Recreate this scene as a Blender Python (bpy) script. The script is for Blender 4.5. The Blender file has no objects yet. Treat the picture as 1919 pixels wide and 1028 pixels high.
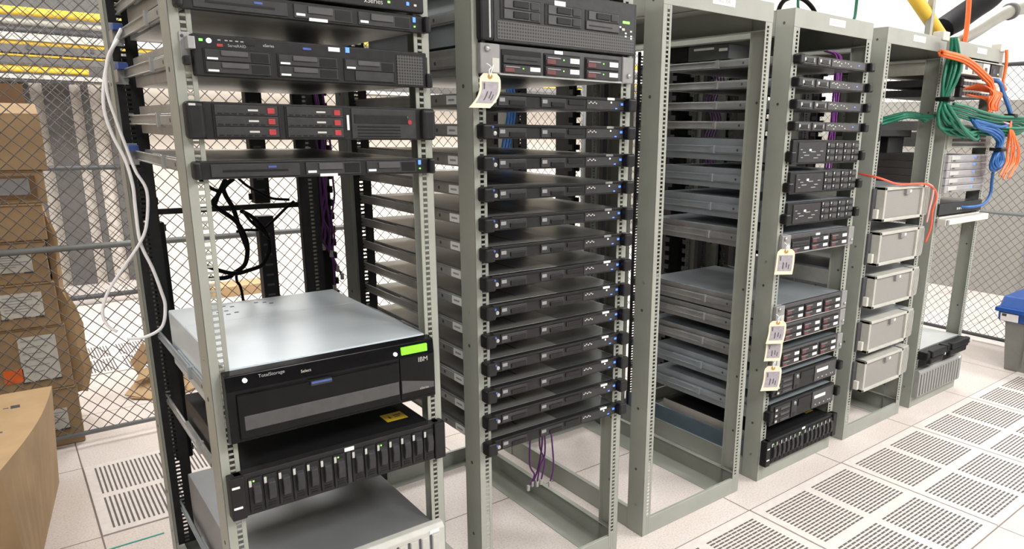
import bpy, bmesh, math, random
from mathutils import Vector, Matrix
random.seed(7)
S = bpy.context.scene
COL = S.collection
PI = math.pi

# ------------------------------------------------------------------ materials
MATS = {}
def pm(name, rgb, rough=.5, metal=0., noise=.06, scale=25., bump=0., spec=.5, coat=0.):
    """procedural paint / metal / plastic with slight mottling"""
    if name in MATS: return MATS[name]
    m = bpy.data.materials.new(name); m.use_nodes = True
    nt = m.node_tree; b = nt.nodes['Principled BSDF']
    b.inputs['Roughness'].default_value = rough
    b.inputs['Metallic'].default_value = metal
    b.inputs['Specular IOR Level'].default_value = spec
    tc = nt.nodes.new('ShaderNodeTexCoord')
    nz = nt.nodes.new('ShaderNodeTexNoise'); nz.inputs['Scale'].default_value = scale; nz.inputs['Detail'].default_value = 5
    nt.links.new(tc.outputs['Object'], nz.inputs['Vector'])
    r = nt.nodes.new('ShaderNodeValToRGB')
    lo = [max(0, c*(1-noise)) for c in rgb]; hi = [min(1, c*(1+noise)) for c in rgb]
    r.color_ramp.elements[0].position = .35; r.color_ramp.elements[1].position = .65
    r.color_ramp.elements[0].color = (*lo, 1); r.color_ramp.elements[1].color = (*hi, 1)
    nt.links.new(nz.outputs['Fac'], r.inputs['Fac'])
    nt.links.new(r.outputs['Color'], b.inputs['Base Color'])
    if bump:
        bp = nt.nodes.new('ShaderNodeBump'); bp.inputs['Strength'].default_value = bump; bp.inputs['Distance'].default_value = .002
        nt.links.new(nz.outputs['Fac'], bp.inputs['Height']); nt.links.new(bp.outputs['Normal'], b.inputs['Normal'])
    MATS[name] = m
    return m
def em(name, rgb, strength):
    if name in MATS: return MATS[name]
    m = bpy.data.materials.new(name); m.use_nodes = True
    b = m.node_tree.nodes['Principled BSDF']
    b.inputs['Base Color'].default_value = (*rgb, 1)
    b.inputs['Emission Color'].default_value = (*rgb, 1); b.inputs['Emission Strength'].default_value = strength
    MATS[name] = m
    return m
def N(nt, typ, **kw):
    n = nt.nodes.new(typ)
    for k, v in kw.items(): setattr(n, k, v)
    return n
def mth(nt, op, a, b=None):
    n = nt.nodes.new('ShaderNodeMath'); n.operation = op
    for i, v in enumerate((a, b)):
        if v is None: continue
        if isinstance(v, (int, float)): n.inputs[i].default_value = v
        else: nt.links.new(v, n.inputs[i])
    return n.outputs[0]
def perforated(name, rgb, dark, pitch, rad, ax=(0, 2), rough=.5):
    """sheet with a grid of round punched holes drawn by its own pattern"""
    if name in MATS: return MATS[name]
    m = bpy.data.materials.new(name); m.use_nodes = True
    nt = m.node_tree; b = nt.nodes['Principled BSDF']; b.inputs['Roughness'].default_value = rough
    tc = N(nt, 'ShaderNodeTexCoord'); sp = N(nt, 'ShaderNodeSeparateXYZ')
    nt.links.new(tc.outputs['Object'], sp.inputs[0])
    d = []
    for a in ax:
        f = mth(nt, 'FRACT', mth(nt, 'MULTIPLY', sp.outputs[a], 1/pitch))
        d.append(mth(nt, 'POWER', mth(nt, 'SUBTRACT', f, .5), 2))
    inside = mth(nt, 'LESS_THAN', mth(nt, 'ADD', d[0], d[1]), rad*rad)
    mx = N(nt, 'ShaderNodeMix', data_type='RGBA')
    nt.links.new(inside, mx.inputs[0]); mx.inputs[6].default_value = (*rgb, 1); mx.inputs[7].default_value = (*dark, 1)
    nt.links.new(mx.outputs[2], b.inputs['Base Color'])
    MATS[name] = m
    return m

GREY   = pm('rack_grey_paint', (.295, .31, .275), .45, 0, .05, 8)
BLACK  = pm('black_plastic', (.008, .008, .009), .42, 0, .2, 40, spec=.3)
BLACK2 = pm('satin_black_bezel', (.012, .012, .013), .45, 0, .2, 60, spec=.3)
BLKGL  = pm('gloss_black_bezel', (.005, .005, .006), .2, 0, .2, 30, spec=.14)
CHAR   = pm('charcoal_plastic', (.028, .028, .030), .48, 0, .15, 50, spec=.35)
DARKG  = pm('dark_grey_plastic', (.055, .055, .058), .5, 0, .1, 50)
STEEL  = pm('zinc_steel', (.42, .43, .43), .38, .75, .12, 14)
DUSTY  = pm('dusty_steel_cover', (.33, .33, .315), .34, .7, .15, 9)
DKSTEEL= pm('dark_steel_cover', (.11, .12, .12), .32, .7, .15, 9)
BLUEST = pm('blue_grey_steel', (.33, .37, .40), .42, .45, .08, 10)
IBMTOP = pm('pale_blue_grey_steel', (.57, .64, .69), .32, .15, .04, 6)
WHITE  = pm('white_label', (.82, .82, .80), .6, 0, .03, 40)
OFFW   = pm('off_white_plastic', (.62, .61, .56), .5, 0, .04, 30)
LTGREY = pm('light_grey_plastic', (.48, .48, .45), .5, 0, .05, 30)
MIDGREY= pm('mid_grey_plastic', (.24, .24, .24), .5, 0, .06, 30)
RED    = pm('burgundy_latch', (.36, .035, .04), .4, 0, .15, 60)
REDDULL= pm('dull_red_latch', (.115, .033, .035), .45, 0, .15, 60)
BLUEPL = pm('blue_latch_plastic', (.05, .10, .34), .4, 0, .1, 60)
YELLOW = pm('yellow_sticker', (.80, .55, .03), .5, 0, .05, 60)
INK    = pm('printing_ink', (.06, .06, .07), .6, 0, .05, 60)
GREYINK= pm('grey_ink', (.33, .33, .35), .6, 0, .05, 60)
MANILA = pm('manila_card', (.80, .72, .55), .7, 0, .04, 30)
LILAC  = pm('lilac_grey_print', (.36, .335, .37), .7, 0, .12, 90)
BRASS  = pm('brass_eyelet', (.55, .33, .08), .4, .6, .05, 60)
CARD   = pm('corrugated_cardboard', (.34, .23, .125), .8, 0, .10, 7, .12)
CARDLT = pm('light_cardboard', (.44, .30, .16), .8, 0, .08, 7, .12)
CARDIN = pm('cardboard_inside', (.17, .095, .045), .8, 0, .10, 7)
ORANGE = pm('orange_cable', (.85, .17, .04), .45, 0, .08, 40)
ORNGST = pm('orange_sticker', (.85, .16, .03), .5, 0, .05, 60)
GREENC = pm('green_cable', (.004, .15, .085), .4, 0, .15, 40)
BLUEC  = pm('blue_cable', (.012, .10, .32), .4, 0, .12, 40)
PURPLE = pm('purple_cable', (.13, .025, .19), .45, 0, .15, 40)
PURPLE2= pm('violet_cable', (.26, .055, .34), .45, 0, .15, 40)
WHITEC = pm('white_cable', (.93, .93, .95), .4, 0, .03, 40)
BLKC   = pm('black_cable', (.006, .006, .007), .55, 0, .1, 40, spec=.06)
REDC   = pm('red_orange_cable', (.75, .10, .05), .45, 0, .08, 40)
PINKC  = pm('pink_cable', (.80, .38, .36), .45, 0, .05, 40)
FENCE  = pm('galvanized_wire', (.10, .088, .088), .5, .2, .1, 30)
RAILG  = pm('galvanized_pipe', (.20, .215, .22), .42, .5, .08, 12)
RAILD  = pm('dark_fence_pipe', (.06, .062, .066), .5, .3, .08, 12)
YELPIPE= pm('yellow_fibre_duct', (.85, .56, .06), .45, 0, .05, 12)
CONDUIT= pm('grey_conduit_pipe', (.33, .33, .29), .45, .2, .05, 12)
BINGREY= pm('bin_grey_plastic', (.20, .20, .185), .5, 0, .05, 20)
BINBLUE= pm('bin_blue_plastic', (.004, .06, .28), .45, 0, .05, 20)
WALLW  = pm('white_wall_paint', (.92, .92, .91), .75, 0, .01, 3)
WALLG  = pm('grey_wall_panel', (.27, .265, .245), .7, 0, .03, 3)
WALLC  = pm('cream_wall_paint', (.86, .80, .72), .75, 0, .03, 2)
CABINET= pm('grey_cabinet_paint', (.115, .112, .11), .6, 0, .05, 4)
CEIL   = pm('ceiling_tile', (.86, .86, .84), .8, 0, .03, 20)
SLOT   = pm('dark_floor_slot', (.115, .10, .098), .8, 0, .1, 20)
GRILLE = perforated('black_vent_grille', (.055, .055, .055), (.004, .004, .004), .006, .36)
GRILLE2= perforated('charcoal_vent_grille', (.075, .075, .078), (.012, .012, .012), .0075, .34)
MESHDR = perforated('fine_grey_mesh', (.29, .285, .27), (.19, .185, .175), .004, .30)
G_LED  = em('green_light', (.25, 1., .12), 1.6)
LCD    = em('green_display', (.20, .92, .02), .75)
B_LED  = em('blue_light', (.08, .22, 1.), 1.5)
W_LED  = em('white_light', (.85, .9, 1.), 1.0)
LAMP   = em('lamp_diffuser', (1., .97, .93), 3.0)

def floor_material():
    m = bpy.data.materials.new('raised_floor_tiles'); m.use_nodes = True
    nt = m.node_tree; b = nt.nodes['Principled BSDF']; b.inputs['Roughness'].default_value = .38
    b.inputs['Specular IOR Level'].default_value = .35
    tc = N(nt, 'ShaderNodeTexCoord'); sp = N(nt, 'ShaderNodeSeparateXYZ'); nt.links.new(tc.outputs['Object'], sp.inputs[0])
    d = []
    for a, o in ((0, 1.678), (1, -.117)):
        f = mth(nt, 'FRACT', mth(nt, 'MULTIPLY', mth(nt, 'SUBTRACT', sp.outputs[a], o), 1/.6096))
        d.append(mth(nt, 'ABSOLUTE', mth(nt, 'SUBTRACT', f, .5)))
    seam = mth(nt, 'GREATER_THAN', mth(nt, 'MAXIMUM', d[0], d[1]), .5-.0042)
    n1 = N(nt, 'ShaderNodeTexNoise'); n1.inputs['Scale'].default_value = 150; n1.inputs['Detail'].default_value = 3
    n2 = N(nt, 'ShaderNodeTexNoise'); n2.inputs['Scale'].default_value = 2.2; n2.inputs['Detail'].default_value = 4
    for n in (n1, n2): nt.links.new(tc.outputs['Object'], n.inputs['Vector'])
    r1 = N(nt, 'ShaderNodeValToRGB'); r1.color_ramp.elements[0].position = .30; r1.color_ramp.elements[1].position = .55
    r1.color_ramp.elements[0].color = (.56, .50, .465, 1); r1.color_ramp.elements[1].color = (.70, .65, .62, 1)
    nt.links.new(n1.outputs['Fac'], r1.inputs['Fac'])
    r2 = N(nt, 'ShaderNodeValToRGB'); r2.color_ramp.elements[0].position = .3; r2.color_ramp.elements[1].position = .6
    r2.color_ramp.elements[0].color = (.90, .88, .86, 1); r2.color_ramp.elements[1].color = (1, 1, 1, 1)
    nt.links.new(n2.outputs['Fac'], r2.inputs['Fac'])
    mu = N(nt, 'ShaderNodeMix', data_type='RGBA', blend_type='MULTIPLY'); mu.inputs[0].default_value = 1
    nt.links.new(r1.outputs[0], mu.inputs[6]); nt.links.new(r2.outputs[0], mu.inputs[7])
    mx = N(nt, 'ShaderNodeMix', data_type='RGBA'); nt.links.new(seam, mx.inputs[0])
    nt.links.new(mu.outputs[2], mx.inputs[6]); mx.inputs[7].default_value = (.20, .165, .15, 1)
    nt.links.new(mx.outputs[2], b.inputs['Base Color'])
    return m
FLOOR = floor_material()
TILEW = pm('perforated_tile_white', (.70, .655, .63), .38, 0, .05, 40)

# ------------------------------------------------------------------ mesh builder
class MB:
    def __init__(s): s.v = []; s.f = []; s.m = []
    def face(s, pts, m=0):
        i = len(s.v); s.v += [tuple(p) for p in pts]; s.f.append(tuple(range(i, i+len(pts)))); s.m.append(m); return s
    def box(s, x0, x1, y0, y1, z0, z1, m=0):
        i = len(s.v)
        s.v += [(x0,y0,z0),(x1,y0,z0),(x1,y1,z0),(x0,y1,z0),(x0,y0,z1),(x1,y0,z1),(x1,y1,z1),(x0,y1,z1)]
        for q in ((0,3,2,1),(4,5,6,7),(0,1,5,4),(1,2,6,5),(2,3,7,6),(3,0,4,7)):
            s.f.append(tuple(i+k for k in q)); s.m.append(m)
        return s
    def prism(s, poly, axis, a, b, m=0):
        """2D polygon extruded along an axis; poly is (u,v) counter-clockwise seen from +axis"""
        def P(u, v, w): return {'x': (w,u,v), 'y': (u,w,v), 'z': (u,v,w)}[axis]
        i = len(s.v); n = len(poly)
        s.v += [P(u,v,a) for u,v in poly] + [P(u,v,b) for u,v in poly]
        s.f.append(tuple(range(i+n-1, i-1, -1))); s.m.append(m)
        s.f.append(tuple(range(i+n, i+2*n))); s.m.append(m)
        for k in range(n):
            s.f.append((i+k, i+(k+1)%n, i+n+(k+1)%n, i+n+k)); s.m.append(m)
        return s
    def cyl(s, p, q, r, n=12, m=0, r2=None):
        return s.tube([p, q], r, n, m, r2)
    def tube(s, pts, r, n=8, m=0, r2=None):
        pts = [Vector(p) for p in pts]; k = len(pts); i0 = len(s.v); up = None
        for j, p in enumerate(pts):
            t = (pts[min(j+1,k-1)] - pts[max(j-1,0)]).normalized()
            if up is None:
                up = Vector((0,0,1)) if abs(t.z) < .9 else Vector((1,0,0))
            a = t.cross(up)
            if a.length < 1e-4: a = t.cross(Vector((0,1,0)))
            a.normalize(); b = t.cross(a).normalized(); up = -b if False else a.cross(t).normalized()
            rr = r if r2 is None else r + (r2-r)*j/(k-1)
            for c in range(n):
                an = 2*PI*c/n
                s.v.append(tuple(p + a*math.cos(an)*rr + up*math.sin(an)*rr))
        for j in range(k-1):
            for c in range(n):
                s.f.append((i0+j*n+c, i0+j*n+(c+1)%n, i0+(j+1)*n+(c+1)%n, i0+(j+1)*n+c)); s.m.append(m)
        s.f.append(tuple(i0+c for c in range(n-1,-1,-1))); s.m.append(m)
        s.f.append(tuple(i0+(k-1)*n+c for c in range(n))); s.m.append(m)
        return s
    def mirror_x(s):
        s.v = [(-x,y,z) for x,y,z in s.v]; s.f = [tuple(reversed(f)) for f in s.f]; return s
    def shift(s, dx, dy, dz):
        s.v = [(x+dx,y+dy,z+dz) for x,y,z in s.v]; return s
    def mesh(s, name, mats):
        me = bpy.data.meshes.new(name); me.from_pydata(s.v, [], s.f)
        for m in (mats if isinstance(mats, (list,tuple)) else [mats]): me.materials.append(m)
        me.polygons.foreach_set('material_index', s.m)
        bm = bmesh.new(); bm.from_mesh(me); bmesh.ops.recalc_face_normals(bm, faces=bm.faces); bm.to_mesh(me); bm.free()
        me.update(); return me
    def build(s, name, mats, parent=None, loc=(0,0,0), bevel=0, smooth=False, seg=2, label=None):
        o = bpy.data.objects.new(name, s.mesh(name, mats)); COL.objects.link(o)
        o.location = loc
        if parent: o.parent = parent
        if bevel:
            b = o.modifiers.new('edge', 'BEVEL'); b.width = bevel; b.segments = seg; b.limit_method = 'ANGLE'
        if smooth:
            for p in o.data.polygons: p.use_smooth = True
        if label: o['label'] = label
        return o
def spline(pts, n=8):
    """Catmull-Rom through the points"""
    P = [Vector(p) for p in pts]; P = [P[0]*2-P[1]] + P + [P[-1]*2-P[-2]]; out = []
    for i in range(1, len(P)-2):
        for k in range(n):
            t = k/n; a,b,c,d = P[i-1:i+3]
            out.append(.5*((2*b)+(c-a)*t+(2*a-5*b+4*c-d)*t*t+(3*b-a-3*c+d)*t**3))
    out.append(P[-2]); return out
def tag(o, label, cat, group=None, kind=None):
    o['label'] = label; o['category'] = cat
    if group: o['group'] = group
    if kind: o['kind'] = kind
    return o
def thing(name, label, cat, loc=(0,0,0), group=None, rz=0):
    o = bpy.data.objects.new(name, None); COL.objects.link(o); o.location = loc; o.rotation_euler = (0,0,rz)
    o.empty_display_size = .05
    return tag(o, label, cat, group)
def struct(o): o['kind'] = 'structure'; return o
def copy_tree(o, parent=None):
    c = o.copy(); COL.objects.link(c)
    if parent: c.parent = parent
    for ch in list(o.children): copy_tree(ch, c)
    return c
def bx(name, parent, mat, x0, x1, y0, y1, z0, z1, bevel=0, label=None):
    return MB().box(x0,x1,y0,y1,z0,z1).build(name, mat, parent, bevel=bevel, label=label)
_txt = {}
def text(s, size, name, parent, loc, mat, rz=0, tilt=0):
    k = (s, size)
    if k not in _txt:
        cu = bpy.data.curves.new('lettering', 'FONT'); cu.body = s; cu.size = size; cu.align_x = 'CENTER'; cu.align_y = 'CENTER'
        t = bpy.data.objects.new('lettering', cu); COL.objects.link(t)
        bpy.context.view_layer.update()
        me = bpy.data.meshes.new_from_object(t.evaluated_get(bpy.context.evaluated_depsgraph_get()))
        bpy.data.objects.remove(t)
        for v in me.vertices: v.co = (v.co.x, 0, v.co.y)
        _txt[k] = me
    me = _txt[k].copy(); me.materials.clear(); me.materials.append(mat)
    o = bpy.data.objects.new(name, me); COL.objects.link(o); o.parent = parent; o.location = loc; o.rotation_euler = (tilt,0,rz)
    return o
def front(root, items, y=0.):
    """raised rectangles on a front panel: (part, x0, x1, z0, z1, rise, material[, bevel])"""
    out = []
    for it in items:
        n, x0, x1, z0, z1, d, m = it[:7]
        o = bx(n, root, m, x0, x1, y-d, y+.001, z0, z1, it[7] if len(it) > 7 else 0)
        out.append(o)
    return out

# ------------------------------------------------------------------ racks
W, D, H = .508, .855, 1.735
XL = {1: .0135, 2: .629, 3: 1.2518, 4: 1.8763, 5: 2.4938, 6: 3.1071}
HP = .01235                                    # hole pitch
def upright_mb(dk=False):
    m = MB()
    m.box(0, .002, 0, .075, .0, H)              # web
    m.box(0, .018, 0, .002, 0, H)               # flange, outer strip
    m.box(.028, .037, 0, .002, 0, H)            # flange, inner strip
    z = .07; m.box(.0179, .0281, 0, .002, 0, z)
    while z < H-.075:
        m.box(.0179, .0281, 0, .002, z, z+HP*.42); z += HP
    m.box(.0179, .0281, 0, .002, z, H)
    m.box(0, .016, .073, .075, 0, H)            # return lip
    return m
def L_rail(vert, hor, t=.002):
    return lambda y0, y1, m: m.box(0, t, y0, y1, 0, vert).box(0, hor, y0, y1, 0, t)
def make_rack():
    r = thing('server_rack', 'open grey steel server rack', 'server rack', (0,0,0), 'grey open-frame server racks in the row')
    fl = upright_mb()
    ups = []
    for sx in (0, 1):
        for sy in (0, 1):
            m = upright_mb()
            if sy: m.v = [(x, D-y, z) for x,y,z in m.v]
            if sx: m.v = [(W-x, y, z) for x,y,z in m.v]
            ups.append(m.build('upright', GREY, r, bevel=.0008, seg=1))
    # bolts and punched holes in the sides of the uprights
    for o, sx in zip(ups, (0,0,1,1)):
        yb = .04 if o in (ups[0], ups[2]) else D-.04
        x = -.0008 if sx == 0 else W+.0008; xi = .0028 if sx == 0 else W-.0028
        for z in (1.69, 1.425, .78, .45, .235):
            MB().cyl((x, yb, z), (xi, yb, z), .0048, 10).build('bolt_hole', INK, o)
        for z in (.87, .105):
            MB().cyl((x-(.0015 if sx == 0 else -.0015), yb-.005, z), (xi, yb-.005, z), .0045, 10).build('bolt', STEEL, o)
    for y0, y1 in ((0, .002), (D-.002, D)):
        MB().box(.003, W-.003, y0+(.0005 if y0 == 0 else -.0005), y1+(.0005 if y0 == 0 else -.0005), .0, .062).box(.003, W-.003, min(y0, .0) if y0 == 0 else D-.04, .04 if y0 == 0 else D, .0, .002).box(.003, W-.003, y0 if y0 == 0 else D-.012, .012 if y0 == 0 else D, .060, .062).build('sill', GREY, r, bevel=.001, seg=1)
        MB().box(.0, W, y0+(-.0012 if y0 == 0 else .0012), y1, H-.06, H).box(.003, W-.003, y0 if y0 == 0 else D-.16, .16 if y0 == 0 else D, H-.002, H).build('header', GREY, r, bevel=.0015, seg=1)
    for sx in (0, 1):
        m = MB().box(.0025, .0045, .003, D-.003, 0, .075).box(.0025, .092, .004, D-.004, .0, .0022).box(.0025, .02, .003, D-.003, .073, .075)
        t = MB().box(.0025, .0045, .003, D-.003, H-.085, H-.003).box(.0025, .085, .003, D-.003, H-.0055, H-.0035).box(.0025, .03, .003, D-.003, H-.085, H-.083)
        if sx:
            for q in (m, t): q.v = [(W-x, y, z) for x,y,z in q.v]
        m.build('base_rail', GREY, r, bevel=.0008, seg=1); t.build('top_rail', GREY, r, bevel=.0008, seg=1)
    bx('top_panel', r, GREY, .004, W-.004, .006, D-.006, H-.0024, H-.0006)
    # black mounting angles set in from the rear
    for sx in (0, 1):
        m = MB().box(.004, .022, .752, .754, .08, H-.09).box(.034, .062, .752, .754, .08, H-.09).box(.060, .062, .752, .775, .08, H-.09)
        z = .08
        while z < H-.10:
            m.box(.0219, .0341, .752, .754, z, z+HP*.5); z += HP
        if sx: m.v = [(W-x, y, z) for x,y,z in m.v]
        m.build('mounting_angle', BLACK2, r)
    return r
RACK_WHERE = {1: 'leftmost open grey rack, holding the big silver-topped server',
              2: 'second grey rack from left, filled with a ladder of thin black servers',
              3: 'third grey rack, its front empty, between two loaded racks',
              4: 'fourth grey rack with three hang tags on its left upright',
              5: 'fifth grey rack holding five pale drawer-like units',
              6: 'last grey rack at the far right by the green and blue cables'}
rack0 = make_rack(); RACK = {}
for k in range(1, 7):
    r = rack0 if k == 1 else copy_tree(rack0)
    r.location = (XL[k], 0, 0); r['label'] = RACK_WHERE[k]; RACK[k] = r
for k, s in ((2, '002.005'), (3, '002.004'), (4, '002.003'), (5, '002.002'), (6, '002.001')):
    n = bx('name_plate', RACK[k], WHITE, .205, .31, -.0025, -.001, H-.036, H-.012)
    text(s, .017, 'lettering', n, (.2575, -.0028, H-.024), GREYINK)
for k in (5, 6):
    bx('corner_cap', RACK[k], OFFW, W-.055, W+.006, -.008, .04, H-.012, H+.026, .004)
XC = {k: XL[k]+W/2 for k in XL}

# ------------------------------------------------------------------ shared server pieces
def rails(root, h, yend=.775, sticker=False, mat=None, wide=.231):
    mat = mat or STEEL
    for sx in (-1, 1):
        m = MB(); z0, z1 = h/2-.014, h/2+.014
        def b(x0, x1, y0, y1, za, zb, k=0): m.box(min(sx*x0, sx*x1), max(sx*x0, sx*x1), y0, y1, za, zb, k)
        b(wide-.008, wide-.003, .006, .50, z0, z1)
        b(wide-.003, wide, .006, .36, z0+.004, z1-.004)
        b(wide-.004, wide+.002, .34, yend, z0+.002, z0+.005); b(wide-.004, wide+.002, .34, yend, z1-.005, z1-.002)
        b(wide-.004, wide-.002, .34, yend, z0+.002, z1-.002)
        b(wide-.010, wide+.006, .33, .345, z0-.001, z1+.001)
        b(wide-.012, wide+.004, yend-.02, yend-.017, z0-.004, z1+.004)
        m.cyl((sx*(wide-.001), .22, h/2), (sx*(wide+.0006), .22, h/2), .005, 10, 1)
        rl = m.build('slide_rail', [mat, INK], root, bevel=.0006, seg=1)
        if sticker and sx < 0:
            s = bx('bar_code_sticker', rl, WHITE, -wide-.0006, -wide+.001, .115, .165, z0+.004, z1-.003)
            bx('printing', s, GREYINK, -wide-.0010, -wide, .125, .155, h/2-.002, h/2+.003)
def chassis(root, h, depth, top=None, split=.30, hw=.2165, side=None):
    bx('chassis', root, side or STEEL, -hw, hw, .003, depth, .0012, h-.0016, .0008)
    bx('top_cover', root, top or DUSTY, -hw+.0005, hw-.0005, .004, split, h-.0018, h-.0003, .0004)
    bx('rear_cover', root, DKSTEEL if top is None else top, -hw+.0005, hw-.0005, split+.002, depth-.002, h-.0018, h-.0006, .0004)
def ears(root, h, mat, x=.2375, out=.2395, rise=.003, inx=.217):
    for sx in (-1, 1):
        e = bx('mounting_ear', root, mat, min(sx*inx, sx*out), max(sx*inx, sx*out), -rise, -.0005, .0005, h-.0005, .0008)
    return e

RK = {1:'first', 2:'second', 3:'third', 4:'fourth', 5:'fifth', 6:'sixth'}
ORD = ['topmost','second from the top','third from the top','fourth from the top','fifth from the top','sixth from the top','seventh from the top',
       'eighth from the top','ninth from the top','tenth from the top','eleventh from the top','second from the bottom','bottom']

# ---- thin black servers of the second rack
def thin_server():
    h = .034
    r = thing('rack_server', '', 'server')
    bx('chassis', r, STEEL, -.2165, .2165, .003, .70, .0012, h-.0016, .0008)
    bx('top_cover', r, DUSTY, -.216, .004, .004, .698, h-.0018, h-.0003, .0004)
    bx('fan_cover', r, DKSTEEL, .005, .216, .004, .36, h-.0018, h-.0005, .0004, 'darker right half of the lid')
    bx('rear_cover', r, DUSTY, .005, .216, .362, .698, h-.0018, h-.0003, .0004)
    bx('cover_latch', r, INK, -.112, -.108, .04, .20, h-.001, h+.0002)
    bz = bx('bezel', r, BLACK2, -.219, .219, -.014, .003, 0, h, .0015)
    bx('bezel_lip', r, BLACK, -.219, .219, -.018, -.012, h-.006, h+.0006, .001)
    for sx in (-1, 1):
        k = MB(); x0, x1 = (.217, .247)
        k.box(min(sx*x0, sx*x1), max(sx*x0, sx*x1), -.036, -.0005, -.001, h+.001)
        k.build('mounting_latch', BLACK, r, bevel=.006, seg=3)
    tb = MB().cyl((-.205, -.0205, .013), (-.205, -.012, .013), .0052, 14).build('power_button', STEEL, r, bevel=.0008, smooth=True, label='bright round power button')
    MB().cyl((-.222, -.038, .028), (-.222, -.034, .028), .003, 8).build('lock_screw', BLUEPL, r)
    for x0, x1 in ((-.193, -.112), (-.066, .012)):
        d = bx('drive', r, CHAR, x0, x1, -.0175, -.01, .004, .0265, .001)
        bx('drive_handle', d, BLACK, x0+.030, x1-.004, -.0205, -.016, .006, .017, .001)
        bx('drive_badge', d, MIDGREY, x0+.003, x0+.018, -.0182, -.016, .013, .022)
    bx('optical_drive', r, BLACK, .022, .074, -.0165, -.01, .012, .024, .001)
    c = bx('control_panel', r, CHAR, .082, .213, -.0158, -.01, .004, .028, .001)
    m = MB()
    for i, x in enumerate((.088, .094, .101, .107, .113)): m.box(x, x+.0042, -.0167, -.0150, .017+.003*(i%2), .020+.003*(i%2))
    m.build('port_marking', LTGREY, c)
    bx('status_light', r, W_LED, .166, .170, -.0168, -.014, .0205, .0245)
    bx('activity_light', r, B_LED, .183, .190, -.0165, -.014, .006, .009)
    bx('locator_light', r, B_LED, .203, .211, -.0168, -.014, .016, .022)
    rails(r, h, .775, True)
    return r
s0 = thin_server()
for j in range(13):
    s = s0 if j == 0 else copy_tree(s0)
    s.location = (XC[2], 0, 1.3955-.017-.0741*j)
    s['group'] = 'thin black servers in the second rack'
    s['label'] = 'thin black server in the ladder of thirteen in the second rack, ' + ORD[j]
    if j < 6: bx('asset_sticker', s, WHITE, .152, .177, -.0192, -.012, .0285, .0345)

# ---- black servers of the first rack with tray drives
def tray_drive(r, x0, x1, z0, z1, white=True):
    d = bx('drive', r, CHAR, x0, x1, -.016, -.008, z0, z1, .001)
    w = x1-x0
    bx('drive_handle', d, DARKG, x0+.025, x0+w*.66, -.0185, -.014, z0+(z1-z0)*.48, z1-.002, .0012)
    bx('vent_slots', d, BLACK, x0+w*.68, x1-.004, -.0168, -.014, z0+.003, z1-.003)
    if white: bx('drive_label', d, WHITE, x0+.003, x0+.021, -.0167, -.014, z0+.002, z0+.0055)
    return d
def blue_clips(r, h):
    for c in [c for c in r.children if c.name.startswith('slide_rail')][:1]:
        bx('release_clip', c, BLUEPL, -.246, -.224, .715, .752, h/2+.010, h/2+.026, .002)
        MB().box(-.250, -.222, .7505, .7515, h/2-.026, h/2+.030).box(-.252, -.250, .700, .7515, h/2-.022, h/2+.008).build('rail_bracket', STEEL, c, bevel=.0006)
def tower_style_1u(label, z, extra=False):
    h = .034
    r = thing('rack_server', label, 'server', (XC[1], 0, z), 'black one-unit servers in the first rack')
    chassis(r, h, .68, None, .25)
    bx('bezel', r, BLACK2, -.236, .236, -.014, .003, 0, h, .002)
    p = bx('floppy_drive', r, CHAR, -.215, -.052, -.0165, -.01, .004, .028, .001)
    bx('floppy_slot', p, BLACK, -.195, -.075, -.0172, -.015, .013, .017)
    bx('model_badge', p, BLUEPL, -.112, -.097, -.0174, -.015, .020, .024)
    for x0 in (-.040, .088):
        d = bx('drive', r, CHAR, x0, x0+.115, -.0165, -.01, .004, .029, .001)
        bx('drive_handle', d, DARKG, x0+.026, x0+.075, -.0195, -.015, .014, .027, .0012)
        bx('vent_slots', d, BLACK, x0+.08, x0+.112, -.0172, -.015, .007, .026)
        bx('drive_label', d, WHITE, x0+.004, x0+.021, -.0173, -.015, .008, .0125)
    bx('asset_sticker', r, WHITE, -.012, .024, -.0178, -.010, .0005, .006)
    bx('locator_light', r, B_LED, .209, .215, -.0165, -.013, .020, .030)
    bx('status_light', r, G_LED, .211, .214, -.0168, -.013, .010, .013)
    for sx in (-1, 1):
        MB().box(min(sx*.232, sx*.246), max(sx*.232, sx*.246), -.028, -.0005, .0, h).build('mounting_latch', BLACK, r, bevel=.005, seg=2)
    rails(r, h, .77, False)
    blue_clips(r, h)
    return r
a = tower_style_1u('black one-unit server with blue lights under the frame top in the first rack', 1.527)
b = tower_style_1u('black one-unit server above the gap with coiled cables in the first rack', 1.2275)
# server cut by the top of the picture
r = thing('rack_server', 'black server at the very top of the first rack, only its lower edge showing', 'server', (XC[1], 0, 1.567), 'black servers in the first rack')
chassis(r, .075, .68, None, .25)
bx('bezel', r, BLACK2, -.236, .236, -.016, .003, 0, .075, .003)
bx('vent_grille', r, GRILLE, -.2, .08, -.0175, -.01, .02, .066)
text('xSeries', .014, 'model_lettering', r, (.122, -.0168, .012), LTGREY)
bx('status_light', r, G_LED, .153, .158, -.0175, -.014, .012, .016)
bx('locator_light', r, B_LED, .195, .201, -.0175, -.014, .012, .019)
bx('warning_light', r, OFFW, .212, .218, -.0175, -.014, .012, .016)
ears(r, .075, BLACK2)
rails(r, .075)
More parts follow.
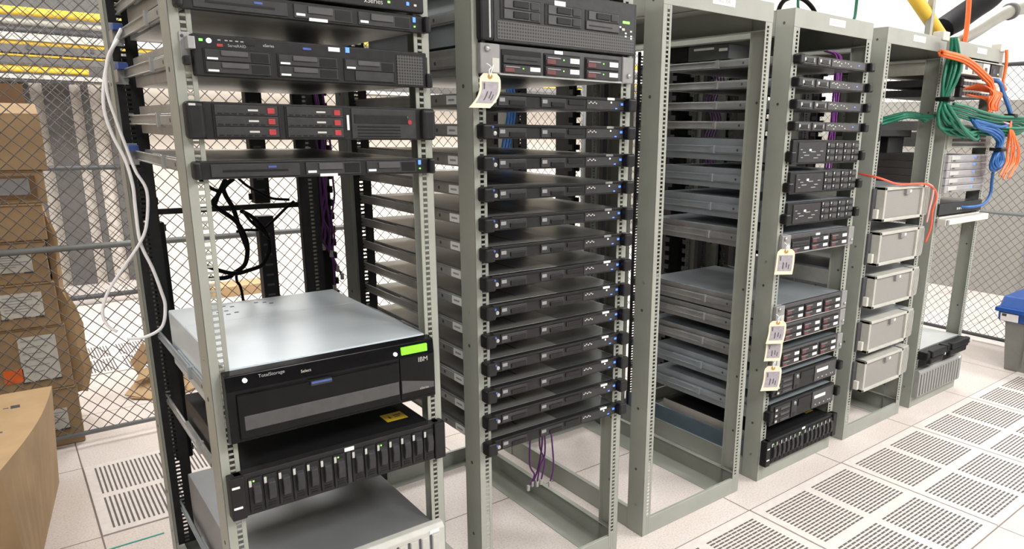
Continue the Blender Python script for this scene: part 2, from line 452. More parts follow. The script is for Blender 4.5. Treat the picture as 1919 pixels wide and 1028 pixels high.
# two-unit server with ear bracket
h = .0725
r = thing('rack_server', 'black two-unit server with five tray drives, mesh end and silver ear bracket', 'server', (XC[1], 0, 1.4135), 'black servers in the first rack')
chassis(r, h, .68, None, .25)
bx('bezel', r, BLACK2, -.224, .236, -.020, .003, 0, h, .003)
for x0, x1, n in ((-.206, -.094, 2), (-.078, .036, 2), (.052, .158, 2)):
    fr = bx('drive_cage', r, BLACK, x0-.003, x1+.003, -.0215, -.012, .005, .049, .001)
    for q in range(n):
        if (x0 > 0 and q == 1):
            d = bx('drive_blank', fr, CHAR, x0+.02, x1-.002, -.0235, -.018, .007, .026, .001)
            continue
        z0 = .0275 if q == 0 else .0065
        d = bx('drive', fr, CHAR, x0, x1, -.0235, -.018, z0, z0+.0195, .001)
        bx('drive_handle', d, DARKG, x0+.026, x0+.073, -.0265, -.022, z0+.009, z0+.0185, .0015)
        bx('vent_slots', d, BLACK, x0+.078, x1-.003, -.0243, -.022, z0+.002, z0+.017)
        bx('drive_label', d, WHITE, x0+.003, x0+.021, -.0243, -.022, z0+.002, z0+.0055)
bx('vent_grille', r, GRILLE, .165, .226, -.0215, -.012, .004, .064, .001)
m = MB()
for x in (-.182, -.170, -.162, -.152, -.143): m.box(x, x+.005, -.0208, -.018, .063, .065)
m.build('port_marking', GREYINK, r)
bx('maker_badge', r, RED, -.184, -.174, -.0212, -.018, .0525, .0575)
text('ServeRAID', .007, 'model_lettering', r, (-.150, -.0212, .0555), GREYINK)
bx('usb_port', r, BLACK, -.135, -.118, -.0212, -.018, .058, .0625)
text('xSeries', .007, 'series_lettering', r, (-.094, -.0212, .0605), LTGREY)
bx('power_light', r, G_LED, -.213, -.207, -.0215, -.018, .060, .064)
MB().cyl((-.197, -.023, .0615), (-.197, -.018, .0615), .0045, 12).build('power_button', W_LED, r, label='glowing white power button')
bx('model_badge', r, BLUEPL, -.030, -.014, -.0212, -.018, .059, .063)
bx('asset_sticker', r, WHITE, .020, .043, -.0214, -.018, .060, .068)
bx('locator_label', r, B_LED, .055, .063, -.0214, -.018, .060, .070)
e = MB().box(-.241, -.224, -.004, -.001, .030, .075).box(-.234, -.222, -.034, -.001, .045, .066).cyl((-.236, -.006, .068), (-.236, -.003, .068), .003, 8, 1).build('ear_bracket', [STEEL, INK], r, bevel=.001, label='shiny steel ear bracket')
bx('release_lever', r, BLACK, -.240, -.228, -.020, -.002, .018, .034, .003)
MB().box(.232, .247, -.026, -.001, .0, .030).box(.236, .243, -.012, -.001, .03, .066).build('mounting_latch', BLACK, r, bevel=.004)
rails(r, h)
blue_clips(r, h)
# two-unit with six red-tabbed drives
h = .068
r = thing('rack_server', 'black two-unit server with six red-tabbed drives and slotted right panel', 'server', (XC[1], 0, 1.301), 'black servers in the first rack')
chassis(r, h, .68, DKSTEEL, .25)
bx('bezel', r, BLACK2, -.218, .220, -.016, .003, 0, h, .002)
for x0 in (-.199, -.070):
    fr = bx('drive_cage', r, BLACK, x0-.004, x0+.116, -.0175, -.01, .003, .065, .001)
    for q in range(3):
        z0 = .005+q*.0198
        d = bx('drive', fr, CHAR, x0, x0+.112, -.0190, -.014, z0, z0+.0185, .001)
        bx('eject_tab', d, RED, x0+.093, x0+.106, -.0208, -.017, z0+.004, z0+.0145, .001)
        bx('drive_label', d, LTGREY, x0+.058, x0+.076, -.0198, -.017, z0+.008, z0+.0115)
        mm = MB()
        for k in range(7): mm.box(x0+.004+k*.0125, x0+.0125+k*.0125, -.0195, -.017, z0+.0015, z0+.004)
        mm.build('vent_slots', BLACK, d)
bx('asset_sticker', r, WHITE, .0505, .055, -.0182, -.013, .020, .050)
p = bx('service_panel', r, CHAR, .060, .206, -.0185, -.012, .003, .064, .001)
bx('optical_drive', p, BLACK2, .066, .186, -.0200, -.016, .034, .052, .001)
m = MB()
for q in range(4): m.box(.072, .168, -.0192, -.017, .006+q*.0065, .009+q*.0065)
m.build('vent_slots', BLACK, p)
MB().cyl((.190, -.021, .038), (.190, -.017, .038), .0048, 12).build('power_button', RED, p, label='red power button')
bx('status_light', p, G_LED, .183, .186, -.0195, -.017, .047, .050)
for sx in (-1, 1):
    MB().box(min(sx*.217, sx*.249), max(sx*.217, sx*.249), -.030, -.0005, .0, h).build('bezel_handle', BLACK2, r, bevel=.008, seg=3)
bx('lens_badge', r, LTGREY, -.243, -.232, -.0312, -.028, .060, .064)
rails(r, h)

# ---- big silver topped server
h = .148
r = thing('large_server', 'large four-unit server with pale steel top, glossy black face and green display', 'server', (XC[1], 0, .699))
bx('chassis', r, IBMTOP, -.222, .218, .003, .60, 0, h-.002, .002)
m = MB().box(-.221, .217, .005, .40, h-.0022, h).box(-.221, .217, .402, .598, h-.0022, h-.0004)
m.build('top_cover', IBMTOP, r, bevel=.0012)
m = MB()
for x, y in ((-.120, .53), (-.102, .555), (-.084, .54), (-.128, .495), (-.108, .50), (-.112, .46), (-.09, .47), (-.02, .55), (.0, .54), (.012, .52)):
    m.box(x, x+.010, y, y+.006, h-.0003, h+.0003)
m.build('vent_slots', INK, r)
# bezel: flat upper band, sloping door, light wedge
prof = [(-.003, -.008), (-.034, .002), (-.034, .112), (-.030, h-.004), (-.003, h)]
MB().prism(prof, 'x', -.235, .222).build('bezel', BLKGL, r, bevel=.002)
dr = MB().prism([(-.03, .006), (-.040, .010), (-.040, .104), (-.03, .106)], 'x', -.218, .128).build('bezel_door', BLKGL, r, bevel=.002)
MB().prism([(-.038, .026), (-.0425, .028), (-.0412, .058), (-.038, .058)], 'x', -.208, .126).build('lower_band', DARKG, dr, bevel=.001)
bx('door_handle', dr, CHAR, -.074, -.028, -.047, -.038, .094, .1045, .002)
bx('handle_inlay', dr, BLUEPL, -.072, -.030, -.0478, -.044, .0995, .1035)
p = MB().prism([(-.03, .006), (-.037, .010), (-.037, .112), (-.03, .114)], 'x', .132, .219).build('side_panel', BLKGL, r, bevel=.002)
MB().prism([(.134, .026), (.216, .026), (.216, .040), (.134, .058)], 'y', -.0395, -.036).build('lower_band', DARKG, p, bevel=.0006)
dp = bx('display', r, LCD, .138, .203, -.0362, -.03, .118, .136, .001, label='bright green display strip')
MB().cyl((.123, -.0375, .124), (.123, -.033, .124), .0045, 12).build('status_light', W_LED, r)
MB().cyl((-.199, -.0375, .132), (-.199, -.033, .132), .0046, 14).build('power_button', W_LED, r, label='bright round power button')
text('TotalStorage', .010, 'series_lettering', r, (-.147, -.0345, .135), GREYINK)
text('Select', .009, 'maker_lettering', r, (-.078, -.0345, .127), LTGREY)
text('IBM', .016, 'logo', p, (.190, -.0377, .100), LTGREY)
text('xSeries', .008, 'model_lettering', p, (.190, -.0402, .030), LTGREY)
rails(r, .10, .775, False, BLUEST)
for o in [c for c in r.children if c.name.startswith('slide_rail')]: o.location.z = .0

# ---- disk enclosures
def enclosure(label, k, z, h=.096):
    r = thing('disk_enclosure', label, 'disk enclosure', (XC[k], 0, z), 'black disk enclosures with vertical drives')
    bx('chassis', r, BLACK, -.2165, .2165, .003, .55, .002, h-.003, .001)
    bx('top_cover', r, pm('matt_black_cover', (.006, .006, .007), .65, spec=.15), -.216, .216, .002, .548, h-.0032, h-.001)
    bx('frame', r, BLACK2, -.236, .236, -.022, .003, 0, h, .002)
    xs = [-.2105+.02985*i for i in range(14)]
    for i, x in enumerate(xs):
        xx = x if i < 7 else x+.012
        if i == 7:
            bx('control_module', r, CHAR, xs[6]+.030, xx-.002, -.026, -.018, .006, h-.014, .001)
        d = bx('drive', r, BLACK2, xx, xx+.0265, -.026, -.018, .006, h-.012, .0012)
        hd = MB().prism([(-.024, .022), (-.034, .030), (-.037, .052), (-.034, h-.028), (-.024, h-.022)], 'x', xx+.007, xx+.0225).build('drive_handle', CHAR, d, bevel=.002)
        mm = MB().box(xx+.001, xx+.0062, -.0272, -.024, h-.030, h-.016); mm.build('drive_label', LTGREY, d)
        MB().box(xx+.006, xx+.022, -.0272, -.024, .009, .013).box(xx+.006, xx+.022, -.0272, -.024, .016, .019).build('vent_slots', BLACK, d)
        if i in (0, 6, 9): bx('status_light', d, G_LED, xx+.009, xx+.012, -.0270, -.024, h-.020, h-.017)
    for sx in (-1, 1):
        e = bx('mounting_ear', r, BLACK, min(sx*.218, sx*.247), max(sx*.218, sx*.247), -.030, -.0005, 0, h, .003)
    bx('ear_stripe', r, WHITE, -.243, -.228, -.0312, -.028, .072, .0765); bx('ear_stripe', r, WHITE, -.243, -.226, -.0312, -.028, .026, .0305)
    bx('asset_sticker', r, WHITE, -.004, .018, -.0228, -.018, h-.012, h-.003)
    st = bx('warning_sticker', r, YELLOW, .133, .187, .050, .098, h-.0012, h-.0003, label='yellow warning sticker')
    m = MB().face([(.145,.066,h), (.152,.066,h), (.1485,.086,h)]).box(.16, .180, .078, .083, h-.0005, h).box(.16, .174, .068, .072, h-.0005, h)
    m.build('printing', INK, st)
    rails(r, .05, .775, False)
    return r
enclosure('black disk enclosure below the silver-topped server in the first rack', 1, .5285)
e4 = enclosure('black disk enclosure at the bottom of the fourth rack, yellow sticker on top', 4, .0685, .104)
for sx in (-1, 1):
    bx('support_rail', e4, pm('blue_steel_rail', (.16, .22, .28), .35, .6, .1, 12), min(sx*.2355, sx*.2425), max(sx*.2355, sx*.2425), .01, .77, .004, .074, .002)
for o in e4.children:
    if o.name.startswith('chassis'): o.data.materials[0] = pm('beige_steel', (.42, .40, .36), .5, .2, .06, 10)

# ---- louvered grey servers (bottom of first and last racks)
def louvered(label, k, z, h, topmat, fin=None):
    fin = fin or LTGREY
    r = thing('louvered_server', label, 'server', (XC[k], 0, z))
    bx('chassis', r, topmat, -.2165, .2165, .003, .66, .002, h-.003, .002)
    bx('top_cover', r, topmat, -.216, .216, .004, .655, h-.0032, h-.0008, .001)
    bz = MB().prism([(.003, 0), (-.022, 0), (-.026, .010), (-.026, h-.012), (-.016, h-.001), (.003, h)], 'x', -.238, .238).build('bezel', fin, r, bevel=.002)
    n = 15
    for i in range(n):
        x = -.222+i*.0298
        MB().box(x, x+.006, -.0268, -.0245, .012, h-.022).build('louver_slot', INK, bz)
        MB().box(x+.0075, x+.0265, -.0290, -.0245, .012, h-.024).build('louver_fin', fin, bz, bevel=.002)
    bx('name_strip', bz, WHITE, .196, .222, -.0272, -.0245, h-.019, h-.010)
    ears(r, h, MIDGREY)
    rails(r, .08, .775, False, BLUEST)
    return r
louvered('pale grey louvered server at the bottom of the first rack', 1, .17, .178, pm('grey_server_steel', (.20, .21, .22), .42, .3, .06, 8))
louvered('grey louvered unit standing at the bottom of the last rack', 6, .055, .145, pm('mid_grey_steel', (.22, .23, .22), .45, .2, .06, 8), pm('mid_grey_fins', (.27, .275, .26), .5))

# ---- second rack upper servers
h = .130
r = thing('rack_server', 'charcoal four-unit server with mesh lower face at the top of the second rack', 'server', (XC[2], 0, 1.526), 'servers at the top of the second rack')
chassis(r, h, .66, BLUEST, .25, side=BLUEST)
bx('bezel', r, CHAR, -.205, .243, -.020, .003, 0, h, .003)
bx('side_handle', r, BLACK, -.243, -.206, -.024, -.0005, 0, h, .006)
bx('handle_groove', r, STEEL, -.221, -.216, -.0252, -.022, .006, h-.006, .001)
bx('vent_grille', r, GRILLE2, -.196, .240, -.0215, -.012, .006, .046)
for x0 in (-.188, -.060, .068):
    cg = bx('drive_cage', r, BLACK, x0, x0+.116, -.0215, -.012, .050, .098, .001)
    for q in range(2):
        z0 = .052+q*.0235
        if x0 > 0 and q == 0:
            d = bx('optical_drive', cg, DARKG, x0+.002, x0+.114, -.0245, -.018, z0, z0+.020, .001)
            bx('tray_slot', d, BLACK, x0+.01, x0+.09, -.0252, -.023, z0+.008, z0+.0105); continue
        d = bx('drive', cg, DARKG, x0+.010, x0+.113, -.0235, -.018, z0, z0+.021, .001)
        bx('drive_handle', d, BLACK, x0+.035, x0+.080, -.0262, -.022, z0+.003, z0+.018, .002)
        bx('eject_button', d, CHAR, x0+.084, x0+.110, -.0262, -.022, z0+.002, z0+.019, .002)
bx('asset_sticker', r, WHITE, -.030, .004, -.0215, -.018, .096, .108)
bx('display', r, G_LED, .198, .222, -.0214, -.018, .078, .084, label='small green display')
bx('button_row', r, LTGREY, .195, .205, -.0216, -.018, .060, .066)
m = MB()
for x, z in ((.186,.066), (.206,.052), (.206,.044), (.225,.058), (.226,.046), (.226,.040)): m.box(x, x+.006, -.0216, -.018, z, z+.004)
m.build('port_marking', WHITE, r)
bx('mounting_ear', r, CHAR, .243, .250, -.018, -.0005, 0, h, .002)
rails(r, h, .775)

def red_drive(cg, x0, x1, z0, z1, k):
    d = bx('drive', cg, CHAR, x0, x1, -.0185, -.012, z0, z1, .001)
    w, hh = x1-x0, z1-z0
    bx('eject_latch', d, REDDULL, x0+w*.02, x0+w*.27, -.0215, -.017, z0+hh*.10, z0+hh*.62, .0015)
    bx('drive_handle', d, MIDGREY, x0+w*.05, x0+w*.42, -.0198, -.017, z0+hh*.68, z0+hh*.80)
    bx('drive_label', d, WHITE, x0+w*.70, x0+w*.97, -.0195, -.017, z0+hh*.35, z0+hh*.85)
    if k == 2: bx('status_light', d, G_LED, x0+w*.50, x0+w*.53, -.0192, -.017, z0+hh*.55, z0+hh*.68)
def red_server(label, k, z, h=.067, top=None, sticker=False):
    r = thing('rack_server', label, 'server', (XC[k], 0, z), 'two-unit servers with red drive latches')
    chassis(r, h, .66, top or BLUEST, .30, side=STEEL)
    bx('bezel', r, DARKG, -.186, .218, -.012, .003, 0, h, .0015)
    bx('bezel_sill', r, STEEL, -.186, .218, -.0135, -.010, -.0006, .004)
    cols = ((-.178, -.068), (-.054, .056), (.078, .190))
    for i, (x0, x1) in enumerate(cols):
        cg = bx('drive_cage', r, BLACK, x0-.003, x1+.003, -.0145, -.008, .004, .058, .001)
        if i == 0 and not sticker and k != 2:
            red_drive(cg, x0, x1, .005, .027, k); red_drive(cg, x0, x1, .030, .054, k)
        elif i == 0:
            red_drive(cg, x0, x1, .005, .024, k)
            o = bx('optical_drive', cg, CHAR, x0, x1, -.0185, -.012, .027, .045, .001)
            bx('tray_slot', o, BLACK, x0+.01, x1-.012, -.0192, -.017, .034, .037)
        else:
            red_drive(cg, x0, x1, .005, .027, k); red_drive(cg, x0, x1, .030, .054, k)
    for sx in (-1, 1):
        a, b_ = (-.240, -.186) if sx < 0 else (.207, .246)
        e = bx('mounting_ear', r, MIDGREY, a, b_, -.016, -.0005, 0, h, .003)
    bx('serial_label', r, LTGREY, -.208, -.189, -.0168, -.014, .004, .036)
    MB().cyl((-.222, -.022, h-.012), (-.222, -.014, h-.012), .007, 12).build('thumb_screw', STEEL, r, smooth=True)
    MB().cyl((.228, -.022, .020), (.228, -.014, .020), .006, 12).build('thumb_screw', STEEL, r, smooth=True)
    if sticker: bx('asset_sticker', r, WHITE, -.024, .002, -.0150, -.010, .058, .066)
    rails(r, h, .775, False)
    return r
red_server('two-unit server with red latches and grey ears above the thirteen thin servers', 2, 1.453, .068, sticker=True)
red_server('two-unit server with red latches in mid-height of the fourth rack, gap beneath it', 4, .8965, .073, sticker=True)
red_server('two-unit server with red latches, upper of the touching pair in the fourth rack', 4, .634, .072)
red_server('two-unit server with red latches, lower of the touching pair in the fourth rack', 4, .560, .069)
red_server('two-unit server with red latches and ribbed top, below the pair in the fourth rack', 4, .457, .068, pm('ribbed_cover', (.20, .24, .26), .35, .5, .1, 10))

# ---- fourth rack thin servers
def grey_thin(label, z):
    h = .033
    r = thing('rack_server', label, 'server', (XC[4], 0, z), 'thin servers at the top of the fourth rack')
    chassis(r, h, .60, None, .30, side=STEEL)
    bx('bezel', r, CHAR, -.219, .219, -.012, .003, 0, h, .0015)
    for x0 in (-.209, -.115):
        d = bx('drive', r, DARKG, x0, x0+.078, -.0165, -.01, .004, .029, .001)
        bx('drive_handle', d, BLACK, x0+.018, x0+.070, -.019, -.015, .008, .022, .0015)
        MB().cyl((x0+.012, -.0185, .018), (x0+.012, -.015, .018), .006, 10).build('eject_button', LTGREY, d)
        bx('drive_label', d, MIDGREY, x0+.060, x0+.068, -.0196, -.018, .010, .024)
    c = bx('control_panel', r, DARKG, -.028, .200, -.0150, -.01, .004, .029, .001)
    m = MB()
    for x, z_ in ((-.018,.020), (-.008,.022), (.004,.018), (.014,.021), (.030,.016), (.055,.020), (.075,.018), (.095,.010), (.02,.008)): m.box(x, x+.007, -.0160, -.014, z_, z_+.004)
    m.build('port_marking', LTGREY, c)
    bx('locator_light', r, B_LED, .150, .158, -.0158, -.012, .016, .020)
    for sx in (-1, 1):
        MB().box(min(sx*.217, sx*.247), max(sx*.217, sx*.247), -.032, -.0005, 0, h).build('mounting_latch', BLACK, r, bevel=.006, seg=2)
    rails(r, h, .775)
    return r
for i, (z, n) in enumerate(zip((1.557, 1.4825, 1.4085, 1.3355), ('topmost', 'second', 'third', 'lowest'))):
    grey_thin('thin charcoal server with two drive bays high in fourth rack, %s of four' % n, z)
def grid_server(label, z, h=.083):
    r = thing('rack_server', label, 'server', (XC[4], 0, z), 'two-unit servers with small drive grids')
    chassis(r, h, .60, BLUEST, .28, side=BLUEST)
    bx('bezel', r, BLACK2, -.219, .219, -.012, .003, 0, h, .0015)
    p = bx('service_panel', r, CHAR, -.186, -.012, -.0150, -.01, .006, h-.008, .001)
    m = MB()
    for x, z_, w in ((-.175,.050,.012), (-.160,.040,.018), (-.150,.030,.030), (-.170,.022,.012), (-.110,.042,.030), (-.070,.030,.022), (-.050,.044,.018), (-.090,.020,.028)): m.box(x, x+w, -.0158, -.014, z_, z_+.003)
    m.build('port_marking', GREYINK, p)
    bx('status_light', p, W_LED, -.120, -.108, -.0160, -.014, .046, .053)
    for x0 in (-.006, .050, .108, .164):
        for q in range(3):
            z0 = .008+q*.0235
            d = bx('drive', r, CHAR, x0, x0+.050, -.0165, -.01, z0, z0+.0205, .001)
            bx('drive_handle', d, DARKG, x0+.016, x0+.046, -.0190, -.015, z0+.004, z0+.016, .0015)
            bx('drive_label', d, LTGREY, x0+.003, x0+.009, -.0175, -.015, z0+.010, z0+.018)
    for sx in (-1, 1):
        MB().box(min(sx*.217, sx*.247), max(sx*.217, sx*.247), -.030, -.0005, h*.1, h*.55).build('mounting_latch', BLACK, r, bevel=.006, seg=2)
    rails(r, h, .775, False, BLUEST)
    return r
grid_server('black two-unit server with grid of small drives in the fourth rack, uppermost of three', 1.2205)
grid_server('black two-unit server with grid of small drives in the fourth rack, middle of three', 1.115, .078)
grid_server('black two-unit server with grid of small drives in the fourth rack, lowest of three', 1.003, .081)
def bay_server(label, z, h):
    r = thing('rack_server', label, 'server', (XC[4], 0, z), 'two-unit servers with white name strips')
    chassis(r, h, .60, BLUEST, .22, side=BLUEST)
    bx('bezel', r, BLACK2, -.222, .222, -.014, .003, 0, h, .002)
    for q in range(3):
        z0 = .006+q*(h-.014)/3
        d = bx('drive', r, CHAR, -.198, -.098, -.0190, -.01, z0, z0+(h-.02)/3, .001)
        bx('drive_handle', d, DARKG, -.165, -.106, -.0225, -.018, z0+.003, z0+.014, .002)
        bx('drive_label', d, LTGREY, -.194, -.182, -.0200, -.018, z0+.004, z0+.012)
    c = bx('control_panel', r, CHAR, -.086, -.048, -.0180, -.01, .006, h-.008, .001)
    MB().cyl((-.066, -.0205, h-.022), (-.066, -.017, h-.022), .008, 14).build('power_button', BLUEST, c, smooth=True)
    bx('port', c, BLACK, -.074, -.058, -.0190, -.017, .010, .022)
    bx('optical_drive', r, BLACK, -.04, .05, -.0175, -.01, h*.5, h-.012, .001)
    p = bx('service_panel', r, DARKG, .058, .212, -.0180, -.01, .006, h-.006, .001)
    bx('name_strip', p, WHITE, .070, .150, -.0192, -.016, h*.55, h*.55+.013)
    m = MB()
    for x in (.08, .11, .14, .172, .186): m.box(x, x+.006, -.0190, -.016, .016, .021)
    m.build('port_marking', LTGREY, p)
    for sx in (-1, 1):
        MB().box(min(sx*.220, sx*.247), max(sx*.220, sx*.247), -.032, -.0005, h*.3, h*.8).build('mounting_latch', BLACK, r, bevel=.006, seg=2)
    rails(r, h, .775, False, BLUEST)
    return r
bay_server('black two-unit server with white strip, upper of two near the foot of the fourth rack', .345, .078)
bay_server('black two-unit server with white strip, just above the bottom enclosure in the fourth rack', .228, .083)

# ---- drawers of the fifth rack
def drawer_unit():
    h = .142
    r = thing('storage_drawer_unit', '', 'storage unit')
    bx('chassis', r, LTGREY, -.212, .212, .003, .58, .004, h-.006, .002)
    bx('top_cover', r, BLUEST, -.2115, .2115, .004, .575, h-.0065, h-.004, .001)
    MB().box(-.212, -.198, -.045, .003, 0, h).box(.112, .128, -.045, .003, 0, h).box(-.212, .128, -.045, .003, h-.013, h).box(-.212, .128, -.045, .003, 0, .013).build('door_frame', pm('frame_grey_plastic', (.44, .44, .40), .5), r, bevel=.002)
    d = bx('mesh_door', r, MESHDR, -.199, .113, -.036, .0, .012, h-.012, .001)
    MB().box(-.036, .000, -.048, -.034, h-.036, h-.014).build('door_latch', MIDGREY, d, bevel=.002)
    bx('latch_button', d, OFFW, -.010, .008, -.049, -.040, h-.029, h-.016, .003)
    m = MB()
    m.box(.130, .206, -.030, .003, .004, h-.004, 0)
    for i in range(6):
        x = .136+i*.0115
        m.prism([(x, .012), (x+.006, .012), (x+.010, h*.55), (x+.006, h-.012), (x, h-.012), (x+.004, h*.5)], 'y', -.036, -.029, 0)
    m.build('ribbed_panel', pm('ribbed_grey', (.40, .40, .37), .5), r, bevel=.001)
    bx('mounting_ear', r, OFFW, .206, .236, -.010, -.0005, .02, h-.02, .002)
    bx('mounting_ear', r, INK, -.240, -.213, -.010, -.0005, .006, h-.006, .002)
    bx('side_latch', r, OFFW, -.232, -.216, -.030, -.008, .012, .052, .003)
    rails(r, .12, .775, False, STEEL)
    return r
d0 = drawer_unit()
for i, (z, n) in enumerate(zip((.9765, .791, .605, .408, .229), ('topmost under red cable', 'second from top', 'middle one', 'second from bottom', 'lowest of five'))):
    d = d0 if i == 0 else copy_tree(d0)
    d.location = (XC[5], 0, z); d['group'] = 'pale drawer units in the fifth rack'
    d['label'] = 'pale storage unit with mesh door in the fifth rack, ' + n

# ---- sixth rack
def silver_server():
    h = .0345
    r = thing('rack_server', '', 'server')
    chassis(r, h, .55, STEEL, .3, side=pm('brown_grey_steel', (.11, .10, .10), .5, .2, .06, 10))
    bx('bezel', r, pm('silver_bezel', (.42, .41, .43), .4, .4, .05, 30), -.219, .219, -.014, .003, 0, h-.001, .003)
    bx('vent_strip', r, MIDGREY, -.19, .20, -.0155, -.010, .004, .011)
    bx('drive', r, LTGREY, -.190, -.10, -.0165, -.01, .012, .029, .001)
    bx('port', r, INK, -.170, -.150, -.0172, -.015, .005, .011)
    bx('locator_light', r, B_LED, .055, .074, -.0158, -.013, .021, .028, label='glowing blue light')
    bx('optical_drive', r, MIDGREY, .09, .20, -.0158, -.01, .014, .026)
    m = MB()
    for q in range(2): m.cyl((-.2172, .06+q*.05, h/2), (-.2160, .06+q*.05, h/2), .008, 10)
    m.build('side_hole', INK, r)
    ears(r, h, STEEL)
    return r
v0 = silver_server()
for i in range(5):
    v = v0 if i == 0 else copy_tree(v0)
    v.location = (XC[6], 0, 1.2055-.0352*i); v['group'] = 'silver servers with blue lights in the last rack'
    v['label'] = 'silver one-unit server with blue light in the last rack, ' + ['topmost of five','second of five','middle of five','fourth of five','lowest of five'][i]
# modem shelf
r = thing('modem_shelf', 'off-white shelf unit with dark windows under the header of the last rack', 'shelf unit', (XC[6], 0, 1.598))
MB().box(-.236, .236, -.02, .40, 0, .004).box(-.236, .236, -.02, .40, .062, .066).box(-.236, -.225, -.02, .40, .004, .062).box(.225, .236, -.02, .40, .004, .062).box(-.225, .225, .05, .06, .004, .062).build('frame', OFFW, r, bevel=.001)
bx('chassis', r, DARKG, -.2245, .2245, .061, .39, .0045, .0615)
for x0, x1, mt in ((-.20, -.10, OFFW), (-.085, .0, MIDGREY), (.01, .085, OFFW), (.10, .20, BLACK)):
    q = bx('module', r, mt, x0, x1, -.015, .049, .0041, .058, .002)
    bx('port', q, INK, x0+.02, x0+.045, -.0165, -.013, .02, .04)
    bx('status_light', q, W_LED, x1-.02, x1-.012, -.0165, -.013, .015, .022)
def patch(label, z):
    r = thing('patch_panel', label, 'patch panel', (XC[6], 0, z), 'patch panels in the last rack')
    bx('panel', r, OFFW, -.238, .238, -.006, -.0005, 0, .034, .001)
    bx('chassis', r, DARKG, -.215, .215, .003, .36, .001, .033)
    for i in range(12):
        x = -.19+i*.0325
        bx('socket', r, INK, x, x+.022, -.0095, -.004, .008, .024, .001)
    bx('cable_holder', r, BLACK, -.236, -.205, -.03, -.006, -.004, .038, .004)
    return r
patch('beige patch panel with orange fibres, upper of two in the last rack', 1.545)
patch('beige patch panel with orange fibres, lower of two in the last rack', 1.500)
r = thing('network_switch', 'grey slotted switch behind green and blue cables in the last rack', 'network switch', (XC[6], 0, 1.272))
bx('chassis', r, MIDGREY, -.2165, .2165, .003, .40, .001, .069, .001)
bx('face_plate', r, pm('olive_grey_plate', (.30, .31, .27), .5), -.238, .238, -.008, .003, 0, .07, .001)
for q in range(3):
    bx('port_row', r, DARKG, -.19, .17, -.0105, -.006, .008+q*.021, .020+q*.021, .001)
bx('status_light', r, W_LED, .10, .108, -.0105, -.006, .030, .036)
r = thing('network_switch', 'pale switch just above the slotted switch in the last rack, cables plugged in front', 'network switch', (XC[6], 0, 1.348))
bx('chassis', r, MIDGREY, -.2165, .2165, .003, .35, .001, .043, .001)
bx('face_plate', r, LTGREY, -.238, .238, -.008, .003, 0, .044, .001)
for i in range(12): bx('port', r, INK, -.18+i*.031, -.18+i*.031+.018, -.0095, -.006, .012, .026)
r = thing('keyboard_switch', 'dark switch box below the blue-lit silver servers in the last rack', 'switch box', (XC[6], 0, .962))
bx('chassis', r, DKSTEEL, -.2165, .2165, .003, .30, .001, .052, .001)
bx('face_plate', r, CHAR, -.236, .236, -.010, .003, 0, .053, .002)
for i in range(5): bx('port', r, LTGREY, -.05+i*.022, -.05+i*.022+.012, -.0122, -.008, .018, .028)
r = thing('pull_out_shelf', 'beige pull-out shelf above the open space in the last rack', 'shelf', (XC[6], 0, .913))
bx('tray', r, OFFW, -.222, .222, -.01, .45, .012, .040, .002)
MB().box(-.24, .24, -.05, -.01, .006, .036).build('pull_edge', OFFW, r, bevel=.004)
bx('side_clip', r, MIDGREY, -.236, -.214, -.056, -.045, .008, .032, .002); rails(r, .03, .70)
r = thing('rack_server', 'pale-topped server with black cable arms low in the last rack', 'server', (XC[6], 0, .238))
bx('chassis', r, BLUEST, -.2165, .2165, .003, .62, .002, .062, .002)
bx('top_cover', r, pm('pale_steel_cover', (.50, .53, .53), .4, .2, .04, 6), -.216, .216, .0, .618, .0622, .064, .001)
for x0, x1 in ((-.232, -.035), (-.012, .235)):
    MB().box(x0, x1, -.05, .002, .012, .058).box(x0+.01, x1-.05, -.062, -.04, .0, .03).box(x0+.03, x1-.01, -.06, -.03, .03, .064).build('cable_arm', BLACK, r, bevel=.007, seg=2)
bx('release_tab', r, WHITE, -.030, -.018, -.045, -.02, .01, .05, .002)
MB().cyl((.222, -.064, .045), (.222, -.058, .045), .010, 12).build('lock_knob', LTGREY, r)
rails(r, .06, .775)

# ---- pieces behind the first rack: power strips, cables
def power_strip(label, x, y, z0, z1):
    r = thing('power_strip', label, 'power strip', (x, y, 0), 'black power strips behind the first rack')
    bx('housing', r, BLACK, -.024, .024, 0, .04, z0, z1, .003)
    z = z0+.04
    while z < z1-.04:
        bx('outlet', r, DARKG, -.013, .009, -.0015, .002, z, z+.006); z += .033
    for z in (z0+.02, z1-.02): bx('mounting_tab', r, BLACK, -.032, .032, .030, .036, z-.01, z+.01)
    return r
power_strip('black power strip with outlet slots behind the coiled cables, lower piece', .389, .88, .02, 1.045)
power_strip('black power strip behind the coiled cables, upper piece', .385, .88, 1.085, 1.50)
power_strip('black power strip behind the left upright of the first rack', .082, .88, .30, 1.045)
power_strip('black power strip behind the left upright of the first rack, upper piece', .070, .88, 1.085, 1.50)
def cable_manager(label, x0, x1, y0, y1, z0, z1):
    r = thing('vertical_cable_manager', label, 'cable manager', ((x0+x1)/2, y0, 0), 'black vertical cable managers behind the racks')
    w = (x1-x0)/2
    bx('channel', r, BLACK, -w, w, .03, y1-y0, z0, z1, .002)
    for sx in (-1, 1):
        poly = [(.034, z0), (.034, z1), (.026, z1)]; z = z1-.02
        while z > z0+.05:
            poly += [(.026, z), (.0, z), (.0, z-.022), (.026, z-.022)]; z -= .0445
        poly.append((.026, z0))
        MB().prism(poly, 'x', min(sx*(w-.008), sx*w), max(sx*(w-.008), sx*w)).build('finger_row', BLACK2, r)
    return r
